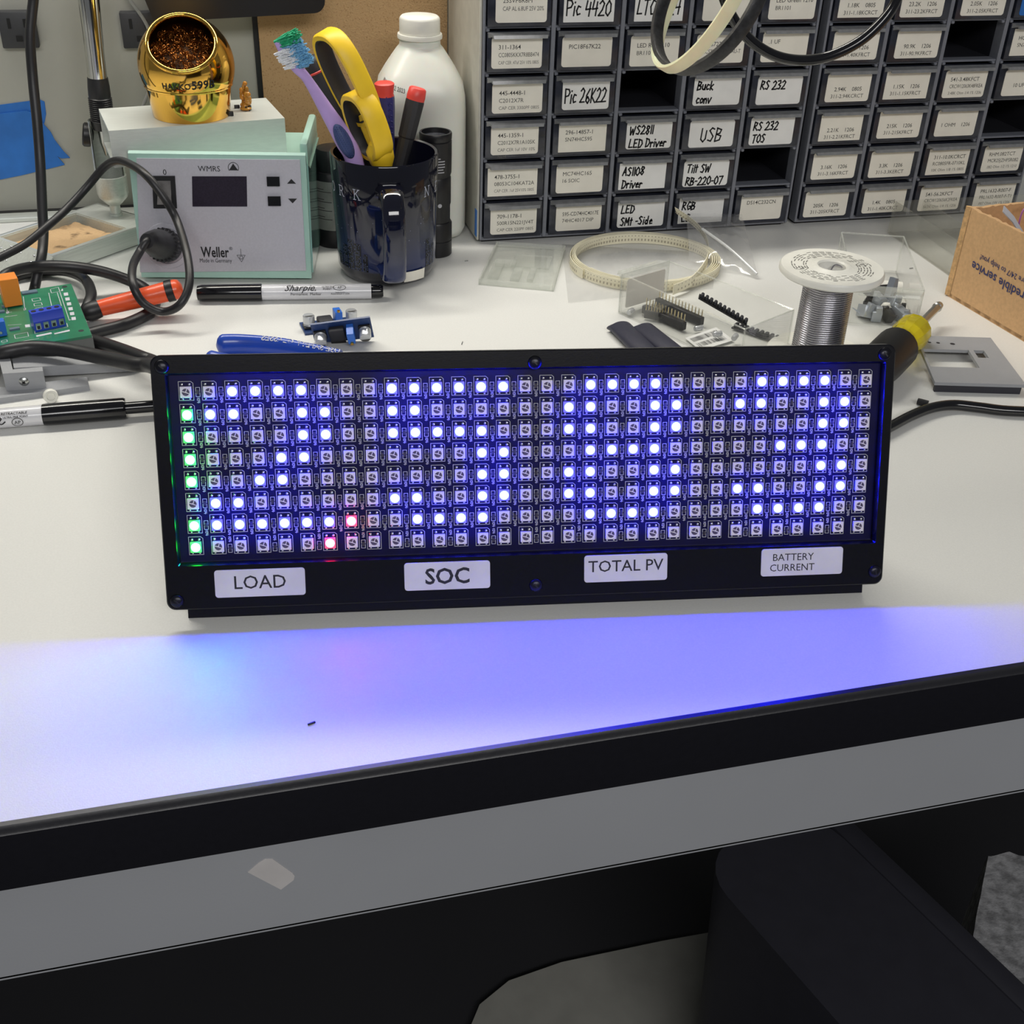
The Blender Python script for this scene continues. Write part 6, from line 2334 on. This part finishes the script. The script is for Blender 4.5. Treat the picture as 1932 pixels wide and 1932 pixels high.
for k, (kk, s_, t2, sz) in enumerate(pile):
    b = B()
    if kk == 'white':
        b.lathe([(0, 0), (sz * 0.6, 0), (sz * 0.62, sz * 0.4), (sz * 0.45, sz * 0.75), (0, sz * 0.85)], 18, caps=False)
    else:
        b.box((0, 0, sz * 0.45), (sz * 1.2, sz * 0.8, sz * 0.9), Euler((random.uniform(-.4, .4), random.uniform(-.4, .4), 0)).to_matrix(), bev=0.0006)
        b.box((sz * 0.4, 0.001, sz * 0.9), (sz * 0.5, sz * 0.5, sz * 0.6), Euler((random.uniform(-.4, .4), 0, 0)).to_matrix(), bev=0.0004)
        for j in range(3):
            b.cyl((-sz * 0.5 + j * sz * 0.3, -sz * 0.4, sz * 0.3), (-sz * 0.6 + j * sz * 0.3, -sz * 0.75, sz * 0.5), 0.0004, 6)
    t_ = single('loose_component', b, desc[kk], lbls[k], 'component', 'loose parts in the drawer')
    c = PP(s_, t2)
    t_.location = V((c.x, c.y, 0.0014 + (0.006 if k in (5, 6, 10) else 0)))
    t_.rotation_euler = (0, 0, random.uniform(0, 6.28))

# tall clear acrylic tray behind the cardboard box
ap = on_z(1674, 440, 0)
ah = on_y(1684, 379, ap.y).z
ax_ = ap.x
b = B()
aq = on_z(1795, 524, 0)
w1, w2 = V((ap.x, ap.y, 0)), V((aq.x, aq.y, 0))
dv_ = (w2 - w1).normalized()
w2 = w1 + dv_ * ((w2 - w1).length + 0.01)
nn_ = V((-dv_.y, dv_.x, 0))
if nn_.x < 0:
    nn_ = -nn_
wt = 0.0016
D2 = 0.22
tray = thing('acrylic_tray', 'clear acrylic tray standing behind the cardboard box', 'tray', w1)
Q = [V((0, 0, 0)), w2 - w1, w2 - w1 + nn_ * D2, nn_ * D2]
for i, nm in ((0, 'side_wall'), (3, 'end_wall')):
    a, c = Q[i], Q[(i + 1) % 4]
    dd = (c - a).normalized()
    q = V((-dd.y, dd.x, 0))
    if q.dot(sum(Q, V()) / 4 - a) < 0:
        q = -q
    b = B()
    b.prism([a, c, c + q * wt, a + q * wt], V((0, 0, 0.001)), V((0, 0, ah)))
    obj(nm, b, M_cleargrey, tray)
b = B()
a = nn_ * 0.028
b.prism([a, a + (w2 - w1) * 0.8, a + (w2 - w1) * 0.8 + nn_ * wt, a + nn_ * wt], V((0, 0, 0.001)), V((0, 0, ah - 0.001)))
obj('divider', b, M_cleargrey, tray)
b = B()
b.prism(Q, V((0, 0, 0)), V((0, 0, 0.001)))
obj('floor_panel', b, M_cleargrey, tray)

# cardboard box
bx0 = on_z(1787, 558, 0)
bx1 = on_z(1932, 645, 0)
bh = on_y(1821, 391, bx0.y).z
dL = (bx1 - bx0).normalized()
dR = V((-dL.y, dL.x, 0))
cb = thing('cardboard_box', 'open torn cardboard box with upside down blue print', 'box', V((bx0.x, bx0.y, 0)))
LL, WW, ct_ = 0.17, 0.16, 0.0032


def jag(a, c, th, name, inner=False, label=None):
    n = 60
    secs = []
    d = c - a
    q = V((-d.y, d.x, 0)).normalized()
    if q.dot(dL * LL / 2 + dR * WW / 2 - a) < 0:
        q = -q
    for i in range(n + 1):
        p = a + d * i / n
        hz = bh + noise.noise(V((i * 0.35, a.x * 50, a.y * 50))) * 0.0008 + noise.noise(V((i * 1.3, 5, 0))) * 0.0006
        hz2 = hz + noise.noise(V((i * 0.8, 9, a.y))) * 0.0010
        secs.append([p + V((0, 0, 0.0006)), p + V((0, 0, hz)), p + q * ct_ + V((0, 0, hz2)), p + q * ct_ + V((0, 0, 0.0006))])
    b = B()
    b.loft(secs)
    return obj(name, b, M_kraft, cb, ang=30)


c00, c10, c11, c01 = V((0, 0, 0)), dL * LL, dL * LL + dR * WW, dR * WW
w_f = jag(c00, c10, ct_, 'side_panel')
jag(c00 + dL * 0.0, c01, ct_, 'back_panel')
jag(c01, c11, ct_, 'side_panel')
jag(c10, c11, ct_, 'front_panel')
b = B()
b.prism([c00, c10, c11, c01], V((0, 0, 0)), V((0, 0, 0.003)))
obj('bottom_panel', b, M_kraft, cb)
b = B()
cor = []
for i in range(30):
    z = 0.001 + (bh - 0.0005) * i / 29
    k = noise.noise(V((z * 300, 0, 0))) * 0.0004
    cor.append([V((-0.0022 + k, 0, z)) + dL * -0.0006, V((-0.0006 + k, 0, z)) + dL * -0.0022, V((0.002, 0, z)) + dL * -0.0004, V((0.0005, 0, z)) + dL * 0.003])
b.loft(cor)
obj('torn_corner', b, M_kraftd, cb)
b = B()
out_n = -dR
for s_, px_, bold, sz, mw in (('Incredible service', [(1834, 500), (1975, 587)], 0.014, 0.0098, None), ("We're here 24/7 to help you!", [(1850, 485), (1985, 560)], 0.006, 0.0058, None)):
    # text runs from right to left on the near face, upside down
    def at_face(u, v):
        a = V((0, 0, H)) - V((bx0.x, bx0.y, 0))
        r_ = ray(u, v)
        return a + r_ * (-(a.dot(out_n)) / r_.dot(out_n))
    e0, e1_ = at_face(*px_[0]), at_face(*px_[1])
    dirx = (e0 - e1_).normalized()
    tx = text2d(s_, sz, bold, align='RIGHT')
    upd = V((0, 0, -1))
    b.flat(tx, lambda a, d: e0 + dL * (-a) * 1.0 * (1 if dL.dot(e1_ - e0) > 0 else -1) + upd * d * 1.0 + V((0, 0, (e1_ - e0).z / (e1_ - e0).length * (-a))) + out_n * 0.0003)
obj('printed_text', b, M_boxink, w_f, smooth=False, normals=False)
bi0, bi1 = on_y(1893, 394, bx0.y - 0.03), on_y(1945, 470, bx0.y - 0.05)
b = B()
b.band([bi0, bi0 * 0.7 + bi1 * 0.3 + V((0.001, 0, 0.001)), bi1, bi1 + (bi1 - bi0) * 0.5], V((0.4, 0.6, 0.6)), 0.005, 0.0008)
recentre(single('grey_strap', b, mat('grey_strap_plastic', (180, 180, 186), 0.4), 'thin pale grey strap inside the cardboard box', 'strap'))
b = B()
yy = bx0.y - 0.012
b.tube([on_y(1950, 385, yy), on_y(1932, 395, yy), on_y(1924, 415, yy), on_y(1922, 435, yy), on_y(1926, 470, yy - 0.01), on_y(1935, 520, yy - 0.01)], 0.0006, 8, 6)
recentre(single('violet_wire', b, M_purple, 'violet wire curling inside the cardboard box', 'wire'))

# nut driver with black and yellow handle
s0, s1 = on_z(1640, 708, 0.0145), on_z(1773, 575, 0.0145)
d_ = (s1 - s0)
L_ = d_.length
f_of = lambda u, v: ((on_z(u, v, 0.0145) - s0).dot(d_) / L_ / L_)
fa, fb_ = f_of(1693, 655), f_of(1727, 621)
scd = thing('screwdriver', 'black and clear yellow handled screwdriver at the right end of the display', 'screwdriver', V((s0.x, s0.y, 0)))
o = V((s0.x, s0.y, 0))
b = B()
b.axis(s0 - o, s1 - o, [(0.010, 0), (0.0135, 0.04), (0.0145, fa * 0.5), (0.0145, fa - 0.01), (0.0132, fa), (0.010, fa)], 22)
obj('rubber_sleeve', b, M_black, scd, ang=25)
b = B()
b.axis(s0 - o, s1 - o, [(0.011, fa - 0.02), (0.0105, fa + 0.02), (0.0092, fa + 0.05), (0.0112, fa + 0.10), (0.0125, fa + 0.14), (0.0125, fb_ - 0.03), (0.0100, fb_), (0.004, fb_ + 0.005)], 14)
obj('acetate_collar', b, M_yellowt, scd, ang=20)
b = B()
b.axis(s0 - o, s1 - o, [(0.0030, fb_ - 0.02), (0.0030, 0.95), (0.0036, 0.955), (0.0030, 0.99), (0.0018, 1.0)], 14)
obj('shaft', b, M_steel, scd, ang=30)

# grey printed face plate
pz_ = 0.0075
fq = [on_z(1726, 633, pz_), on_z(1869, 637, pz_), on_z(1936, 726, pz_), on_z(1764, 721, pz_)]
o = sum(fq, V()) / 4
o.z = 0
fp = thing('printed_faceplate', 'flat grey printed panel with window cutout beside the cardboard box', 'panel', o)
bil2 = lambda s_, t_: (fq[0] * (1 - s_) * (1 - t_) + fq[1] * s_ * (1 - t_) + fq[2] * s_ * t_ + fq[3] * (1 - s_) * t_) - o
us = [0, 0.03, 0.60, 0.66, 0.79, 1.0]
vs = [0, 0.30, 0.46, 0.68, 1.0]
b = B()
b.cells(us, vs, {(1, 1), (1, 2), (3, 1)}, bil2, (0, 0, -0.0022))
obj('plate', b, M_grey3d, fp, ang=25)
b = B()
ins = [bil2(0.02, 0.94), bil2(0.97, 0.94), bil2(0.97, 0.985), bil2(0.02, 0.985)]
b.prism([V((p.x, p.y, 0)) for p in ins], V((0, 0, 0)), V((0, 0, pz_ - 0.0022)))
ins = [bil2(0.03, 0.04), bil2(0.95, 0.04), bil2(0.95, 0.07), bil2(0.03, 0.07)]
b.prism([V((p.x, p.y, 0)) for p in ins], V((0, 0, 0)), V((0, 0, pz_ - 0.0022)))
obj('support_rib', b, M_bin, fp)
b = B()
for s_, t2, r_ in ((0.05, 0.15, 0.0013), (0.15, 0.15, 0.0013), (0.26, 0.155, 0.0013), (0.44, 0.17, 0.0017)):
    p = bil2(s_, t2)
    b.lathe([(r_, pz_ + 0.00005), (0, pz_ + 0.0001)], 16, Matrix.Translation((p.x, p.y, 0)), caps=False)
obj('drill_holes', b, M_cavity, fp)

# small offcuts on the bench
p0, p1 = on_z(1731, 757, 0.0022), on_z(1751, 762, 0.0022)
b = B()
b.cyl(p0, p1, 0.0021, 16)
recentre(single('sleeve_offcut', b, M_black, 'short black sleeve offcut beside the right cable', 'offcut'))
for k, (u, v, l_, a_, c_, lb_) in enumerate(((588, 1366, 0.0034, 0.3, M_black, 'tiny black wire clipping on the blue lit bench front'), (880, 493, 0.0028, 0.1, M_steel, 'tiny metal clipping between the mug and clear lid'), (1719, 507, 0.0036, 0.2, M_cavity, 'tiny dark chip near the cardboard box corner'), (303, 568, 0.003, 0.4, M_red, 'tiny red crumb under the orange handle'), (872, 662 - 14, 0.005, 1.2, M_cavity, 'fine dark hair of wire behind the display top'))):
    p = on_z(u, v, 0)
    b = B()
    b.box((0, 0, 0.0004), (l_, 0.0009 if k < 4 else 0.0003, 0.0008), bev=0.0002, seg=1)
    t_ = single('clipping', b, c_, lb_, 'clipping', 'tiny clippings on the bench')
    t_.location = p
    t_.rotation_euler = (0, 0, a_)

# ================================================================== MAGNIFIER RING AND CABLE OVERHEAD
yr = 0.70
ra_, rb3 = on_y(1250, 128, yr), on_y(1415, -165, yr)
mag = thing('ring_magnifier', 'cream and black ring of a magnifier lamp hanging over the drawers', 'magnifier lamp', (ra_ + rb3) / 2)
o = (ra_ + rb3) / 2
ul = (rb3 - ra_)
R_ = ul.length / 2
ul.normalize()
vw = (o - V((0, 0, H))).normalized()
side = ul.cross(vw).normalized()
if side.x < 0:
    side = -side
wd_ = (vw - ul * vw.dot(ul)).normalized()
wd0 = wd_
wd_ = (wd_ - side * 0.36).normalized()
ax3 = ul.cross(wd_).normalized()
if ax3.x < 0:
    ax3 = -ax3


def hoop(b, off, R1, wid, thk, n=72):
    secs = []
    for k in range(n):
        a = 2 * math.pi * k / n
        rd_ = ul * math.cos(a) + wd_ * math.sin(a)
        c = ax3 * off + rd_ * R1
        secs.append([c + ax3 * wid / 2 * x + rd_ * thk / 2 * y for x, y in ((1, 0.6), (0.7, 1), (-0.7, 1), (-1, 0.6), (-1, -0.6), (-0.7, -1), (0.7, -1), (1, -0.6))])
    b.loft(secs, loop=True)


b = B()
hoop(b, 0, R_, 0.0078, 0.0030)
obj('diffuser_ring', b, M_cream, mag, ang=50)
wd_ = (wd0 - side * 0.66).normalized()
ax3 = ul.cross(wd_).normalized()
if ax3.x < 0:
    ax3 = -ax3
b = B()
hoop(b, 0.0045, R_ * 0.95, 0.0085, 0.0040)
obj('housing_ring', b, mat('scuffed_black_rim', (40, 40, 42), 0.45, ns=300, na=0.4, bump=0.3), mag, ang=50)
b = B()
tp2 = ul * R_ + ax3 * 0.004
b.tube([tp2, tp2 + V((0.004, 0.02, 0.05)), tp2 + V((0.012, 0.12, 0.16)), tp2 + V((0.02, 0.30, 0.24))], 0.006, 14, 6)
obj('support_arm', b, M_black, mag)
b = B()
b.tube([on_y(1352, -60, yr + 0.01), on_y(1366, -5, yr), on_y(1385, 38, yr), on_y(1418, 78, yr), on_y(1462, 105, yr), on_y(1512, 114, yr), on_y(1565, 106, yr), on_y(1622, 78, yr), on_y(1668, 36, yr), on_y(1692, -2, yr), on_y(1710, -60, yr)], 0.0033, 14, 8)
recentre(single('lamp_cable', b, M_blackgloss, 'thick black cable sagging across the drawer cabinets', 'cable'))

# ================================================================== UNDER THE BENCH
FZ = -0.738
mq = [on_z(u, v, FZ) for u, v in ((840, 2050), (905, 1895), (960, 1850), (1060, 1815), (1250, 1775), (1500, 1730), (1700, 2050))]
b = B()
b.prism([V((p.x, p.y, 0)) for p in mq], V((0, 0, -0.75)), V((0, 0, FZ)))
recentre(single('lit_floor_patch', b, mat('lit_floor_grey', (150, 149, 142), 0.8, ns=30, na=0.06, bump=0.1, bs=300), 'lit patch of grey floor under the workbench left of the dark bin', 'floor patch'))  # added pale slab standing in for the part of the floor that catches light
bp0 = on_z(1415, 1925, -0.60)
b = B()
# dark plastic bin, rim running away to the left
rim_a, rim_b = on_z(1600, 1590, -0.42), on_z(1945, 1925, -0.42)
dd = (rim_b - rim_a).normalized()
nl = V((-dd.y, dd.x, 0))
if nl.x > 0:
    nl = -nl
o = (rim_a + rim_b) / 2
o.z = -0.75
bn = thing('storage_bin', 'dark plastic bin standing on the floor under the workbench', 'bin', o, (0, 0, math.atan2(dd.y, dd.x)))
Lb = (rim_b - rim_a).length + 0.10
Wb = 0.125
sgn = 1 if (Matrix.Rotation(math.atan2(dd.y, dd.x), 3, 'Z').inverted() @ nl).y > 0 else -1
b = B()
hb_ = 0.33


def rr3(w_, h_, r_, z, cy):
    return [V((x, cy + y, z)) for x, y in roundrect(w_, h_, r_, 6)]


cy_ = sgn * Wb / 2
secs = [rr3(Lb * 0.86, Wb * 0.8, 0.03, 0.0, cy_), rr3(Lb * 0.98, Wb * 0.96, 0.04, hb_ * 0.9, cy_), rr3(Lb, Wb, 0.045, hb_, cy_)]
b.loft(secs)
obj('body', b, M_bin, bn, ang=35)
b = B()
b.box((0, -sgn * 0.012, hb_ - 0.012), (Lb, 0.022, 0.024), bev=0.006)
obj('rim', b, M_bin, bn)
fo_ = on_z(1900, 1790, -0.48)
b = B()
n = 28
secs = []
foot = [on_z(u, v, -0.46) for u, v in ((1835, 1762), (1905, 1895), (2060, 1960), (2060, 1640), (1905, 1600), (1865, 1605), (1848, 1690))]
c_ = sum(foot, V()) / len(foot)
for s_, z in ((0.92, -0.75), (1.0, -0.62), (1.0, -0.475), (0.97, -0.462)):
    ringp = []
    for i in range(len(foot)):
        a, c2 = foot[i], foot[(i + 1) % len(foot)]
        for k in range(8):
            p = a + (c2 - a) * k / 8
            q = c_ + (p - c_) * s_
            j = noise.noise(V((p.x * 60, p.y * 60, z * 20))) * 0.005
            ringp.append(V((q.x + j, q.y + j, z)))
    secs.append(ringp)
b.loft(secs)
recentre(single('felt_block', b, M_foam, 'rough grey felt covered block on the floor right of the dark bin', 'block', ang=60))
